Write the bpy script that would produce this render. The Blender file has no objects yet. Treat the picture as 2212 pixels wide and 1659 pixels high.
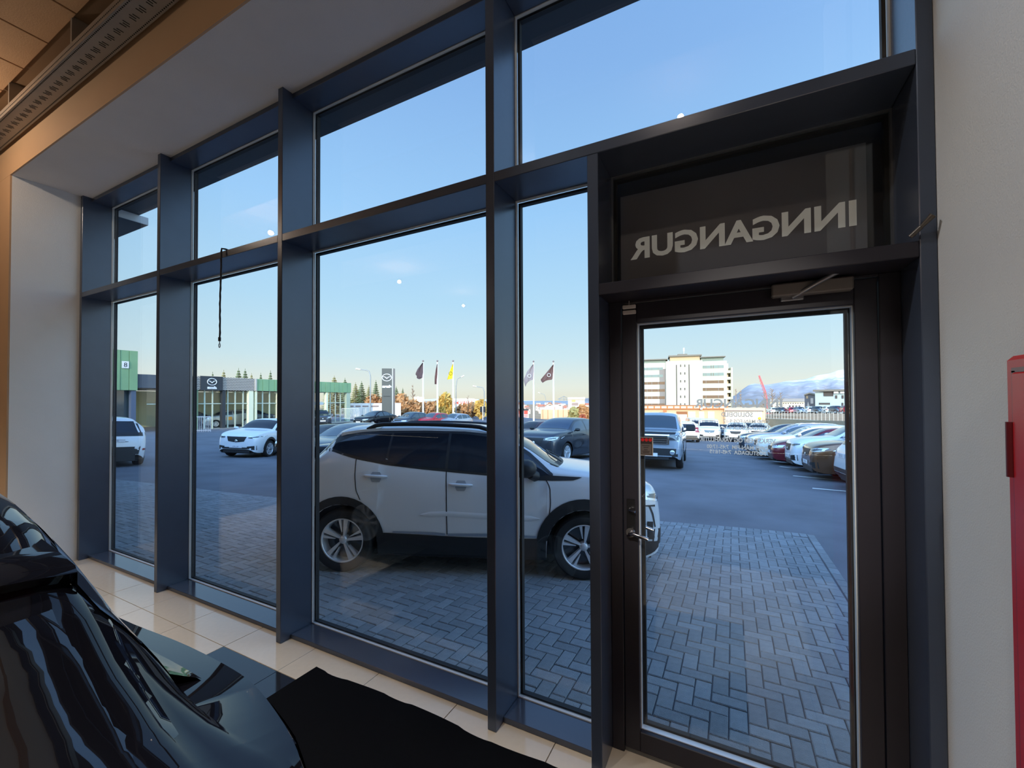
import bpy, bmesh, math, random
from math import sin, cos, pi, radians, hypot, atan2, sqrt
from mathutils import Vector, Matrix
from mathutils.bvhtree import BVHTree
SC = bpy.context.scene
COL = SC.collection
rnd = random.Random(7)

# ------------------------------------------------------------------ camera (an ultra wide phone lens, measured from the window frame)
FPX, U0, V0 = 914.61, -1.288, 21.378
RX, RY, RZ = .0159, .0045, .4806
CAM = Vector((.239, -2.359, 1.86))
RM = Matrix.Rotation(RZ, 3, 'Z') @ Matrix.Rotation(RX, 3, 'X') @ Matrix.Rotation(RY, 3, 'Y')
cd = bpy.data.cameras.new('camera'); cam = bpy.data.objects.new('camera', cd); COL.objects.link(cam)
cd.sensor_width = 36; cd.lens = FPX / 2212 * 36; cd.shift_x = -U0 / 2212; cd.shift_y = V0 / 2212
cd.clip_start = .02; cd.clip_end = 40000
m4 = Matrix((RM.col[0], RM.col[2], -RM.col[1])).transposed().to_4x4(); m4.translation = CAM
cam.matrix_world = m4
SC.camera = cam

# ------------------------------------------------------------------ sky, sun, exposure
SC.view_settings.view_transform = 'Standard'; SC.view_settings.look = 'None'
SC.view_settings.exposure = 0.32; SC.view_settings.gamma = 1; SC.view_settings.use_curve_mapping = False
SC.cycles.use_denoising = True
SC.cycles.max_bounces = 10; SC.cycles.transparent_max_bounces = 24; SC.cycles.sample_clamp_indirect = 4
def lin(r, g, b):
    f = lambda c: (c / 255 / 12.92) if c / 255 <= .04045 else ((c / 255 + .055) / 1.055) ** 2.4
    return (f(r), f(g), f(b), 1)
W = bpy.data.worlds.new('sky'); SC.world = W; W.use_nodes = True
nt = W.node_tree; nt.nodes.clear()
tc = nt.nodes.new('ShaderNodeTexCoord'); sp = nt.nodes.new('ShaderNodeSeparateXYZ'); cr = nt.nodes.new('ShaderNodeValToRGB')
bg = nt.nodes.new('ShaderNodeBackground'); wo = nt.nodes.new('ShaderNodeOutputWorld')
nt.links.new(tc.outputs['Generated'], sp.inputs[0]); nt.links.new(sp.outputs['Z'], cr.inputs[0])
SUNDIR = Vector((-.30, .95, -.262)).normalized()
# the whole dome brightens smoothly towards the side the sun stands on
dp = nt.nodes.new('ShaderNodeVectorMath'); dp.operation = 'DOT_PRODUCT'; dp.inputs[1].default_value = -SUNDIR; nt.links.new(tc.outputs['Generated'], dp.inputs[0])
g1 = nt.nodes.new('ShaderNodeMath'); g1.operation = 'MULTIPLY_ADD'; g1.inputs[1].default_value = .5; g1.inputs[2].default_value = .5; nt.links.new(dp.outputs['Value'], g1.inputs[0])
g2 = nt.nodes.new('ShaderNodeMath'); g2.operation = 'POWER'; g2.inputs[1].default_value = 2.5; nt.links.new(g1.outputs[0], g2.inputs[0])
g3 = nt.nodes.new('ShaderNodeMath'); g3.operation = 'MULTIPLY_ADD'; g3.inputs[1].default_value = 6.0; g3.inputs[2].default_value = 1.0; SKYK = .87; nt.links.new(g2.outputs[0], g3.inputs[0])
g4 = nt.nodes.new('ShaderNodeMath'); g4.operation = 'MULTIPLY'; g4.inputs[1].default_value = SKYK; nt.links.new(g3.outputs[0], g4.inputs[0]); nt.links.new(g4.outputs[0], bg.inputs[1])
nt.links.new(cr.outputs[0], bg.inputs[0]); nt.links.new(bg.outputs[0], wo.inputs[0])
ramp = [(0, (236, 232, 214)), (.03, (236, 240, 230)), (.10, (210, 235, 245)), (.22, (184, 223, 250)), (.40, (158, 205, 250)), (.62, (131, 174, 228)), (1, (88, 128, 190))]
el = cr.color_ramp.elements
el[0].position = ramp[0][0]; el[0].color = lin(*ramp[0][1]); el[1].position = 1; el[1].color = lin(*ramp[-1][1])
for p, c in ramp[1:-1]:
    e = el.new(p); e.color = lin(*c)
sd = bpy.data.lights.new('sun', 'SUN'); sun = bpy.data.objects.new('sun', sd); COL.objects.link(sun)
sd.energy = 2.7; sd.color = (1, .80, .54); sd.angle = .012
sun.rotation_euler = SUNDIR.to_track_quat('-Z', 'Y').to_euler()

# ------------------------------------------------------------------ measuring helpers: where a sight line meets a real plane
def ray(u, v): return RM @ Vector(((u - 1106 - U0) / FPX, 1, -(v - 829.5 - V0) / FPX))
def ony(u, v, y=0.):
    d = ray(u, v); return CAM + d * ((y - CAM.y) / d.y)
def onz(u, v, z=0.):
    d = ray(u, v); return CAM + d * ((z - CAM.z) / d.z)
def atd(u, v, D): return CAM + ray(u, v) * D
def cl(t, a=0., b=1.): return max(a, min(b, t))
def gz(x, y):
    """height of the yard: it falls gently away from the building"""
    y = max(y, 0)
    k = 1 + .6 * max(0, min((-x - 8) / 9, (x + 30) / 12, 1))
    if y < 14: return -.035 * y * k
    return -.49 * k - (.012 + .038 * cl((x + 30) / 22)) * (min(y, 48) - 14)
def land(x, y): return gz(x, y) if y < 60 else -2.4 - 11 * cl((y - 60) / 500) ** .8
def gnd(u, v):
    z = -.1
    for _ in range(80):
        P = onz(u, v, z); z = .5 * z + .5 * gz(P.x, P.y)
    return Vector((P.x, P.y, gz(P.x, P.y)))

# ------------------------------------------------------------------ materials
MATS = {}
def mat(name, col, rough=.5, metal=0., spec=.5, coat=0., noise=0., nscale=8., bump=0., bscale=60., emit=None, estr=1., sheen=0.):
    if name in MATS: return MATS[name]
    m = bpy.data.materials.new(name); m.use_nodes = True; t = m.node_tree; b = t.nodes['Principled BSDF']
    c = tuple(col[:3]) + (1,)
    b.inputs['Base Color'].default_value = c; b.inputs['Roughness'].default_value = rough; b.inputs['Metallic'].default_value = metal
    b.inputs['Specular IOR Level'].default_value = spec; b.inputs['Coat Weight'].default_value = coat; b.inputs['Coat Roughness'].default_value = .04
    if noise > 0 or bump > 0:
        g = t.nodes.new('ShaderNodeTexCoord'); n = t.nodes.new('ShaderNodeTexNoise'); n.inputs['Scale'].default_value = nscale
        n.inputs['Detail'].default_value = 6; t.links.new(g.outputs['Object'], n.inputs['Vector'])
        if noise > 0:
            r = t.nodes.new('ShaderNodeMapRange'); r.inputs[3].default_value = 1 - noise; r.inputs[4].default_value = 1 + noise
            t.links.new(n.outputs['Fac'], r.inputs[0])
            mx = t.nodes.new('ShaderNodeMix'); mx.data_type = 'RGBA'; mx.blend_type = 'MULTIPLY'; mx.inputs[0].default_value = 1
            mx.inputs[6].default_value = c; t.links.new(r.outputs[0], mx.inputs[7]); t.links.new(mx.outputs[2], b.inputs['Base Color'])
        if bump > 0:
            n2 = t.nodes.new('ShaderNodeTexNoise'); n2.inputs['Scale'].default_value = bscale; n2.inputs['Detail'].default_value = 4
            t.links.new(g.outputs['Object'], n2.inputs['Vector'])
            bp = t.nodes.new('ShaderNodeBump'); bp.inputs['Strength'].default_value = bump; bp.inputs['Distance'].default_value = .01
            t.links.new(n2.outputs['Fac'], bp.inputs['Height']); t.links.new(bp.outputs[0], b.inputs['Normal'])
    if emit:
        b.inputs['Emission Color'].default_value = tuple(emit[:3]) + (1,); b.inputs['Emission Strength'].default_value = estr
    MATS[name] = m; return m
def L(r, g, b): return lin(r, g, b)[:3]
def glass_mat(name, tint=(1, 1, 1), ior=1.45, dark=0.):
    if name in MATS: return MATS[name]
    m = bpy.data.materials.new(name); m.use_nodes = True; t = m.node_tree; t.nodes.clear()
    o = t.nodes.new('ShaderNodeOutputMaterial'); tr = t.nodes.new('ShaderNodeBsdfTransparent'); gl = t.nodes.new('ShaderNodeBsdfGlossy')
    fr = t.nodes.new('ShaderNodeFresnel'); mx = t.nodes.new('ShaderNodeMixShader')
    tr.inputs[0].default_value = tuple(tint) + (1,); gl.inputs['Roughness'].default_value = 0.0; fr.inputs[0].default_value = ior
    ge = t.nodes.new('ShaderNodeNewGeometry'); mp = t.nodes.new('ShaderNodeMapRange'); mp.inputs[3].default_value = ior; mp.inputs[4].default_value = 1 / ior
    t.links.new(ge.outputs['Backfacing'], mp.inputs[0]); t.links.new(mp.outputs[0], fr.inputs[0])
    t.links.new(fr.outputs[0], mx.inputs[0]); t.links.new(tr.outputs[0], mx.inputs[1]); t.links.new(gl.outputs[0], mx.inputs[2])
    t.links.new(mx.outputs[0], o.inputs[0]); MATS[name] = m; return m
GLASS = glass_mat('window_glass', (.97, .985, .98))
ANTH = mat('anthracite_steel', L(74, 84, 102), rough=.24, metal=.25, spec=.6, noise=.10, nscale=5, bump=.05, bscale=300)
DOORM = mat('door_steel', L(46, 44, 52), rough=.42, spec=.35, noise=.08, nscale=5)
BEAD = mat('bright_bead', L(224, 230, 234), rough=.35)
RUB = mat('black_rubber', (.012, .012, .013), rough=.7)
PLAST = mat('wall_plaster', L(226, 228, 228), rough=.75, spec=.3, noise=.04, nscale=3, bump=.25, bscale=160)
SOFF = mat('soffit_plaster', L(205, 203, 204), rough=.8, spec=.25, noise=.08, nscale=2, bump=.25, bscale=140)
OCHRE = mat('ochre_face', L(180, 148, 116), rough=.7, noise=.05, nscale=3)  # ochre tone of the soffit edge, pier face and wall band
BLACKP = mat('black_plastic', (.016, .017, .019), rough=.5, noise=.1, nscale=20)
CGLASS = mat('car_glass', (.008, .010, .014), rough=.02, spec=.6, coat=.3)
CGLASSL = mat('car_glass_pale', (.03, .05, .06), rough=.02, spec=.9, coat=1.)
CHROME = mat('chrome', (.75, .77, .8), rough=.12, metal=1.)
ALLOY = mat('alloy', (.78, .80, .83), rough=.3, metal=.45)
TYRE = mat('tyre', (.013, .013, .014), rough=.8, noise=.15, nscale=30)
LAMPC = mat('lamp_lens', (.55, .60, .66), rough=.05, metal=.55, coat=1.)
LAMPD = mat('lamp_dark', (.05, .06, .075), rough=.05, coat=1.)
TAILR = mat('tail_lens', (.25, .012, .012), rough=.08, coat=1.)
PLATE = mat('plate_white', L(225, 225, 228), rough=.4)
PLATET = mat('plate_text', L(40, 50, 100), rough=.5)
WHITEP = mat('paint_white', L(228, 230, 232), rough=.3, coat=.8, spec=.5)

# ------------------------------------------------------------------ mesh builder
class MB:
    def __init__(s): s.v = []; s.f = []; s.mi = []; s.sm = []
    def add(s, vs, fs, mi=0, sm=False, M=None):
        o = len(s.v)
        s.v += [tuple(M @ Vector(p)) if M is not None else tuple(p) for p in vs]
        for f in fs: s.f.append(tuple(i + o for i in f)); s.mi.append(mi); s.sm.append(sm)
        return s
    def box(s, a, b, mi=0, M=None, ch=0.):
        x0, y0, z0 = [min(p, q) for p, q in zip(a, b)]; x1, y1, z1 = [max(p, q) for p, q in zip(a, b)]
        if ch <= 0:
            return s.add([(x0, y0, z0), (x1, y0, z0), (x1, y1, z0), (x0, y1, z0), (x0, y0, z1), (x1, y0, z1), (x1, y1, z1), (x0, y1, z1)],
                         [(0, 3, 2, 1), (4, 5, 6, 7), (0, 1, 5, 4), (1, 2, 6, 5), (2, 3, 7, 6), (3, 0, 4, 7)], mi, False, M)
        bm = bmesh.new(); bmesh.ops.create_cube(bm, size=1)
        for v in bm.verts: v.co = Vector(((x0 + x1) / 2 + v.co.x * (x1 - x0), (y0 + y1) / 2 + v.co.y * (y1 - y0), (z0 + z1) / 2 + v.co.z * (z1 - z0)))
        bmesh.ops.bevel(bm, geom=bm.edges[:], offset=ch, segments=1, affect='EDGES', profile=.5)
        bm.verts.index_update()
        s.add([v.co[:] for v in bm.verts], [[v.index for v in f.verts] for f in bm.faces], mi, False, M); bm.free(); return s
    def tube(s, pts, r, n=8, mi=0, sm=True, M=None, caps=True):
        pts = [Vector(p) for p in pts]; rs = r if isinstance(r, (list, tuple)) else [r] * len(pts); vs = []; fs = []; up = None
        for i, p in enumerate(pts):
            d = (pts[min(i + 1, len(pts) - 1)] - pts[max(i - 1, 0)]).normalized()
            if up is None or abs(up.dot(d)) > .95: up = Vector((0, 0, 1)) if abs(d.z) < .9 else Vector((1, 0, 0))
            a = d.cross(up).normalized(); b = d.cross(a).normalized(); up = -b if (-b).dot(up) > 0 else b
            for k in range(n):
                t = 2 * pi * k / n; vs.append(p + (a * cos(t) + b * sin(t)) * rs[i])
        for i in range(len(pts) - 1):
            for k in range(n): fs.append((i * n + k, i * n + (k + 1) % n, (i + 1) * n + (k + 1) % n, (i + 1) * n + k))
        s.add(vs, fs, mi, sm, M)
        if caps: s.add(vs[:n], [tuple(range(n))], mi, False, M); s.add(vs[-n:], [tuple(reversed(range(n)))], mi, False, M)
        return s
    def lathe(s, prof, n=24, mi=0, sm=True, M=None):
        """prof: (radius, height) round local z"""
        vs = []; fs = []
        for r, h in prof:
            for k in range(n): t = 2 * pi * k / n; vs.append((r * cos(t), r * sin(t), h))
        for i in range(len(prof) - 1):
            for k in range(n): fs.append((i * n + k, i * n + (k + 1) % n, (i + 1) * n + (k + 1) % n, (i + 1) * n + k))
        return s.add(vs, fs, mi, sm, M)
    def prism(s, poly, z0, z1, mi=0, M=None):
        n = len(poly); vs = [(p[0], p[1], z0) for p in poly] + [(p[0], p[1], z1) for p in poly]
        fs = [tuple(reversed(range(n))), tuple(range(n, 2 * n))] + [(k, (k + 1) % n, n + (k + 1) % n, n + k) for k in range(n)]
        return s.add(vs, fs, mi, False, M)
    def grid(s, rows, mi=0, sm=True, M=None):
        n = len(rows[0]); vs = [p for r in rows for p in r]; ok = [p is not None for p in vs]
        fs = []
        for i in range(len(rows) - 1):
            for k in range(n - 1):
                q = (i * n + k, i * n + k + 1, (i + 1) * n + k + 1, (i + 1) * n + k)
                if all(ok[j] for j in q): fs.append(q)
        return s.add([p if p is not None else (0, 0, 0) for p in vs], fs, mi, sm, M)
    def build(s, name, mats, parent=None, loc=None, M=None, sharp=None):
        me = bpy.data.meshes.new(name)
        used = sorted({i for f in s.f for i in f}); mp = {j: i for i, j in enumerate(used)}
        me.from_pydata([s.v[j] for j in used], [], [[mp[i] for i in f] for f in s.f])
        if not isinstance(mats, (list, tuple)): mats = [mats]
        for m in mats: me.materials.append(m)
        me.polygons.foreach_set('material_index', s.mi); me.polygons.foreach_set('use_smooth', s.sm)
        if sharp: me.set_sharp_from_angle(angle=sharp)
        me.update()
        o = bpy.data.objects.new(name, me); COL.objects.link(o)
        if parent: o.parent = parent
        if loc is not None: o.location = loc
        if M is not None: o.matrix_local = M
        return o
def empty(name, loc=(0, 0, 0), rz=0, parent=None, M=None):
    o = bpy.data.objects.new(name, None); COL.objects.link(o); o.location = loc; o.rotation_euler = (0, 0, rz); o.empty_display_size = .1
    if parent: o.parent = parent
    if M is not None: o.matrix_world = M
    return o
def tag(o, label=None, cat=None, group=None, kind=None):
    if label: o['label'] = label
    if cat: o['category'] = cat
    if group: o['group'] = group
    if kind: o['kind'] = kind
    return o
def bx(name, a, b, m, parent=None, ch=0., M=None): return MB().box(a, b, ch=ch).build(name, m, parent, M=M)
def share(o, parent, loc=None, M=None):
    c = o.copy(); COL.objects.link(c); c.parent = parent
    if loc is not None: c.location = loc
    if M is not None: c.matrix_local = M
    return c
def text_mesh(name, body, size, m, parent, M, bold=.0, extrude=.0008, align='CENTER', spacing=1.0, flat=False):
    c = bpy.data.curves.new(name, 'FONT'); c.body = body; c.size = size; c.align_x = align; c.align_y = 'BOTTOM_BASELINE'; c.offset = bold; c.extrude = extrude
    c.space_character = spacing; c.resolution_u = 3
    t = bpy.data.objects.new(name, c); COL.objects.link(t)
    bpy.context.view_layer.update()
    me = bpy.data.meshes.new_from_object(t.evaluated_get(bpy.context.evaluated_depsgraph_get())); bpy.data.objects.remove(t); bpy.data.curves.remove(c)
    me.materials.clear(); me.materials.append(m)
    o = bpy.data.objects.new(name, me); COL.objects.link(o); o.parent = parent; o.matrix_local = M; return o
def fr(loc, x, y):
    """frame with local axes x, y given and z = x cross y"""
    x = Vector(x).normalized(); y = Vector(y).normalized(); z = x.cross(y)
    M = Matrix((x, y, z)).transposed().to_4x4(); M.translation = Vector(loc); return M
def hermite(pts):
    pts = sorted(pts); xs = [p[0] for p in pts]; ys = [p[1] for p in pts]; n = len(xs)
    d = [(ys[i + 1] - ys[i]) / (xs[i + 1] - xs[i]) for i in range(n - 1)]
    t = [d[0]] + [0 if d[i - 1] * d[i] <= 0 else 2 * d[i - 1] * d[i] / (d[i - 1] + d[i]) for i in range(1, n - 1)] + [d[-1]]
    def f(x):
        if x <= xs[0]: return ys[0]
        if x >= xs[-1]: return ys[-1]
        i = 0
        while x > xs[i + 1]: i += 1
        h = xs[i + 1] - xs[i]; s = (x - xs[i]) / h
        return ys[i] * (1 + 2 * s) * (1 - s) ** 2 + t[i] * h * s * (1 - s) ** 2 + ys[i + 1] * s * s * (3 - 2 * s) + t[i + 1] * h * s * s * (s - 1)
    return f
def resample(pl, n):
    pl = [Vector(p) for p in pl]; ds = [0]
    for a, b in zip(pl, pl[1:]): ds.append(ds[-1] + (b - a).length)
    out = []; j = 0
    for i in range(n):
        t = ds[-1] * i / (n - 1)
        while j < len(pl) - 2 and t > ds[j + 1]: j += 1
        h = ds[j + 1] - ds[j]; out.append(pl[j].lerp(pl[j + 1], (t - ds[j]) / h if h > 0 else 0))
    return out
# ================================================================== the room, its lights and added fill spots
XM = [-6.599, -4.757, -2.857, -.954]; FW = .056; X4 = -.350; XR = .862
D = -.275; HD = -.19; ZT0, ZT1 = 3.112, 3.170; ZH = 4.29; ZC = 4.33; ZCEIL = 5.0
def lamp(name, kind, loc, energy, col, size, rot=(0, 0, 0), sy=None):
    l = bpy.data.lights.new(name, kind); o = bpy.data.objects.new(name, l); COL.objects.link(o); o.location = loc; o.rotation_euler = rot
    l.energy = energy; l.color = col
    if kind == 'AREA':
        l.size = size
        if sy: l.shape = 'RECTANGLE'; l.size_y = sy
    else: l.shadow_soft_size = size
    return o
# rows of ceiling downlights over the showroom floor
for y_, xs_ in ((-2.7, (-7.6, -5.4, -3.2, -1.3, .3)), (-5.2, (-8.5, -6., -3.5, -1., 1.5, 4.)), (-8.2, (-8., -4., 0., 4.))):
    for x_ in xs_:
        o = lamp('downlight', 'SPOT', (x_, y_, 4.93), 330, (1, .95, .88), .06); o.data.spot_size = radians(66 if y_ > -3 else 96); o.data.spot_blend = .6
o = lamp('door_fill_light', 'SPOT', (.5, -5.4, 4.9), 620, (1, .93, .84), .04); o.data.spot_size = radians(15); o.data.spot_blend = .7; o.rotation_euler = (Vector((.24, 0, 1.55)) - o.location).to_track_quat('-Z', 'Y').to_euler()  # added unseen spot that lifts the lettering on the door
o = lamp('wall_fill_light', 'SPOT', (-1.7, -1.7, 4.9), 125, (.96, .98, 1), .06); o.data.spot_size = radians(56); o.data.spot_blend = 1; o.rotation_euler = (Vector((.91, -.75, 1.35)) - o.location).to_track_quat('-Z', 'Y').to_euler()  # added unseen spot to brighten the right hand reveal
# bare spot bulbs whose mirror images show in the panes
for u, v, d, e_ in ((861, 608, 10.5, 30), (1000, 660, 12.5, 30), (582, 502, 8.2, 30), (1470, 252, 5.2, 16)):
    p = CAM + ray(u, v).normalized() * d
    lamp('spot_bulb', 'POINT', (p.x, -p.y, p.z), e_, (1, .78, .58), .03)

def stru(name, mb, m, parent=None, **k):
    o = mb.build(name, m, parent, **k)
    if parent is None: o['kind'] = 'structure'
    return o
# floor with its tiles
fl = stru('floor', MB().box((-30, -15, -.2), (9, 0.02, -.008)), mat('grout', (.10, .085, .07), rough=.9))
TB = mat('tile_beige', L(204, 190, 170), rough=.10, spec=.6, noise=.06, nscale=25); TD = mat('tile_black', (.016, .018, .024), rough=.08, spec=.6, noise=.2, nscale=30)
xj = [-.634 - .645 * k for k in range(-3, 11)]; yj = [0.0, -.49, -1.135, -1.78, -2.425, -3.07]
tmesh = {}
for i in range(len(xj) - 1):
    for j in range(len(yj) - 1):
        x0, x1, y1, y0 = xj[i + 1], xj[i], yj[j], yj[j + 1]
        dark = (-3.3 < (x0 + x1) / 2 < -.6) and 1 <= j <= 3
        key = (dark, j == 0)
        c = ((x0 + x1) / 2, (y0 + y1) / 2, 0); hx, hy = (x1 - x0) / 2 - .0022, (y1 - y0) / 2 - .0022
        if key not in tmesh: tmesh[key] = MB().box((-hx, -hy, -.008), (hx, hy, 0), ch=.0012).build('floor_tile', TD if dark else TB, fl, loc=c)
        else: share(tmesh[key], fl, c)
# ceiling with tiles
ce = stru('ceiling', MB().box((-30, -15, ZCEIL), (9, -.84, ZCEIL + .1)), mat('ceiling_grid', L(120, 96, 72), rough=.8))
CT = mat('ceiling_tile', L(186, 150, 116), rough=.9, noise=.06, nscale=12, bump=.2, bscale=90); ct0 = None
for i in range(13):
    for j in range(4):
        c = (-2.0 - .6 * i - .3, -.985 - 1.2 * j - .6, ZCEIL - .006)
        if ct0 is None: ct0 = MB().box((-.292, -.592, -.012), (.292, .592, .006), ch=.004).build('ceiling_tile', CT, ce, loc=c)
        else: share(ct0, ce, c)
# soffit above the window, its ochre edge, pier, reveal
stru('trim_1', MB().box((-7.02, -.82, ZC), (1.6, .02, ZC + .25)), SOFF)
stru('trim_2', MB().box((-7.02, -.835, ZC - .002), (1.6, -.821, ZCEIL)), OCHRE)
wl = stru('wall_left', MB().box((-7.02, -.82, 0), (-6.655, .02, ZC + .002)), PLAST)
stru('pier_face', MB().box((-7.02, -.834, 0), (-6.657, -.8205, ZC)), OCHRE, wl)
stru('wall_front', MB().box((-30, -.20, 0), (-7.02, .02, .35)).box((-30, -.20, 4.2), (-7.02, .02, 5.1)), PLAST)
for k in range(12):
    stru('trim_%d' % (20 + k), MB().box((-7.12 - 1.9 * k, D, .35), (-7.02 - 1.9 * k, .02, 4.2)), ANTH)
    w_ = MB().box((-8.92 - 1.9 * k, -.01, .35), (-7.12 - 1.9 * k, .0, 4.2)).build('window_%d' % (20 + k), GLASS); w_['kind'] = 'structure'
wr = stru('wall_right', MB().box((.912, -1.7, 0), (16, .3, ZC + .6)), PLAST)
stru('wall_back', MB().box((-30, -15.2, 0), (16, -15, 5.1)), mat('back_wall', L(150, 140, 128), rough=.8))
stru('wall_side', MB().box((-30.2, -15, 0), (-30, .02, 5.1)), MATS['back_wall'])
stru('wall_far_side', MB().box((9, -15.2, 0), (9.2, .3, 5.1)), MATS['back_wall'])
stru('trim_3', MB().box((.900, -.915, 2.52), (.9118, -.845, ZC)).box((.897, -.905, 2.52), (.9005, -.895, ZC)), OCHRE)
stru('roof', MB().box((-30, -15.2, 5.1), (16.2, .05, 5.14)), mat('roofing', (.05, .05, .055), rough=.9))
# eave outside the window
EAV = mat('eave_dark', L(48, 52, 58), rough=.5)
stru('trim_4', MB().box((-30, .03, 4.61), (16.2, .6, 5.14)).box((-7.02, .021, ZH + .01), (9.2, .05, 4.61)), EAV)
cn = tag(empty('canopy_box', (-7.46, .02, 4.5)), 'small dark canopy box with a white end face outside the leftmost pane', 'canopy')
MB().box((-6.5, .285, 0), (-.012, .69, .11)).build('body', EAV, cn); MB().box((-.011, .285, 0), (0, .69, .11), ch=.003).build('end_panel', mat('white_panel', L(214, 218, 222), rough=.5), cn)

# ------------------------------------------------------------------ steel fins
SILLM = mat('sill_steel', L(74, 82, 98), rough=.13, metal=.3, spec=.8)
def fin(n, x0, x1, z1, d=D):
    return stru('trim_%d' % n, MB().box((x0, d, 0), (x1, .02, z1), ch=.003), ANTH)
for k, x in enumerate(XM): fin(5 + k, x - FW, x, ZC + .0005)
fin(9, X4 - FW, X4, ZT0 - .0005); fin(10, XR, .911, ZC + .0005)
def bead(mb, x0, x1, z0, z1, t=.0065, y=-.003, y1=.017):
    mb.box((x0, y, z0), (x0 + t, y1, z1)); mb.box((x1 - t, y, z0), (x1, y1, z1)); mb.box((x0 + t, y, z0), (x1 - t, y1, z0 + t)); mb.box((x0 + t, y, z1 - t), (x1 - t, y1, z1))
def gasket(mb, x0, x1, z0, z1, t=.015, y0=.018, y1=.05):
    mb.box((x0, y0, z0), (x0 + t, y1, z1)); mb.box((x1 - t, y0, z0), (x1, y1, z1)); mb.box((x0 + t, y0, z0), (x1 - t, y1, z0 + t * .7)); mb.box((x0 + t, y0, z1 - t), (x1 - t, y1, z1))
def pane(w, x0, x1, z0, z1, y=.006):
    b = MB(); bead(b, x0, x1, z0, z1); b.build('glazing_bead', BEAD, w)
    b = MB(); gasket(b, x0 + .009, x1 - .009, z0 + .009, z1 - .009); b.build('gasket', RUB, w)
    MB().box((x0 + .012, y, z0 + .012), (x1 - .012, y + .012, z1 - .012)).build('glass_pane', GLASS, w)
def window(n, x0, x1, top_only=False, x1top=None):
    w = empty('window_%d' % n); w['kind'] = 'structure'
    xt = x1top if x1top else x1
    MB().box((x0, HD, ZH), (xt, .02, ZC + .0003), ch=.002).build('head', ANTH, w)
    MB().box((x0, D + .001, ZT0), (xt, .02, ZT1), ch=.003).build('transom', ANTH, w)
    MB().box((x0, HD, 0), (x1, .02, .034), ch=.003).build('sill', SILLM, w)
    pane(w, x0, x1, .034, ZT0); pane(w, x0, xt, ZT1, ZH); return w
window(1, XM[0], XM[1] - FW); w2 = window(2, XM[1], XM[2] - FW); window(3, XM[2], XM[3] - FW); window(4, XM[3], X4 - FW, x1top=XR)
# ------------------------------------------------------------------ entrance door with its sign panel above
dr = empty('door_1'); dr['kind'] = 'structure'
Z0T, Z1T = 2.388, 2.447
MB().box((X4, D + .001, Z0T), (XR, .02, Z1T), ch=.003).build('transom', DOORM, dr)
MB().box((X4, -.075, 0), (-.287, .03, Z0T), ch=.003).build('jamb', DOORM, dr); MB().box((.790, -.075, 0), (XR, .03, Z0T), ch=.003).build('jamb', DOORM, dr)
MB().box((-.287, -.075, 2.377), (.79, .03, Z0T), ch=.002).build('frame_head', DOORM, dr)
MB().box((-.287, -.06, 0), (.79, .03, .022), ch=.002).build('threshold', mat('threshold_metal', L(120, 122, 124), rough=.4, metal=.7), dr)
leaf = MB()
leaf.box((-.283, -.07, .026), (-.206, -.005, 2.373), ch=.003); leaf.box((.708, -.07, .026), (.786, -.005, 2.373), ch=.003)
leaf.box((-.206, -.07, 2.268), (.708, -.005, 2.373), ch=.003); leaf.box((-.206, -.07, .026), (.708, -.005, .128), ch=.003)
lf = leaf.build('door_leaf', DOORM, dr)
b = MB(); bead(b, -.206, .708, .128, 2.268, .004, -.03, .004); b2 = b.build('glazing_bead', BEAD, dr, loc=(0, -.012, 0))
b = MB(); gasket(b, -.206, .708, .128, 2.268, .022, -.006, .02); b.build('gasket', RUB, dr)
MB().box((-.19, -.04, .14), (.692, -.028, 2.252)).build('glass_pane', GLASS, dr)
# overlight box with dark sign panel
b = MB(); bead(b, X4, XR, Z1T, ZT0, .008); b.build('glazing_bead', mat('bead_dim', L(120, 124, 130), rough=.3, metal=.5), dr)
b = MB(); gasket(b, X4 + .008, XR - .008, Z1T + .008, ZT0 - .008); b.build('gasket', RUB, dr)
MB().box((X4 + .01, .004, Z1T + .01), (XR - .01, .012, ZT0 - .01)).build('glass_pane', GLASS, dr)
MB().box((X4 - .05, .10, Z1T - .04), (XR + .04, .13, ZT0 + .06)).build('sign_backing', mat('sign_recess', L(40, 40, 46), rough=.6), dr)
MB().box((X4 + .03, .085, Z1T + .0), (XR - .07, .099, 3.03)).build('sign_panel', mat('sign_film', L(112, 110, 118), rough=.5, noise=.12, nscale=3), dr)
SGL = mat('sign_letter_glow', L(240, 238, 234), rough=.6, emit=L(200, 196, 188), estr=.10)  # letters glow faintly in place of daylight passing through the film
def mirror_frame(x, y, z): return fr((x, y, z), (-1, 0, 0), (0, 0, 1))
pl, pr_ = ony(1362, 556, .083), ony(1851, 489, .083); hgt = ony(1851, 436, .083).z - pr_.z
def fit_text(name, body, xl, xr, z, m, y, bold, cap, parent=dr):
    """mirrored (read from outside) text spanning xl..xr with letters cap high, base line at z"""
    o = text_mesh(name, body, 1, m, parent, Matrix(), bold=bold, extrude=0)
    xs = [v.co.x for v in o.data.vertices]; ys = [v.co.y for v in o.data.vertices]; w = max(xs) - min(xs); mid = (max(xs) + min(xs)) / 2
    capn = .70
    for v in o.data.vertices: v.co = Vector(((v.co.x - mid) * (xr - xl) / w, v.co.y * cap / capn, v.co.z))
    o.matrix_local = mirror_frame((xl + xr) / 2, y, z); return o
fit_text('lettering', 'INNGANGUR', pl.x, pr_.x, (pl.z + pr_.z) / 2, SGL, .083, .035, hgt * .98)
FIL = bpy.data.materials.new('frosted_lettering'); FIL.use_nodes = True; t_ = FIL.node_tree; t_.nodes.clear()
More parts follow.
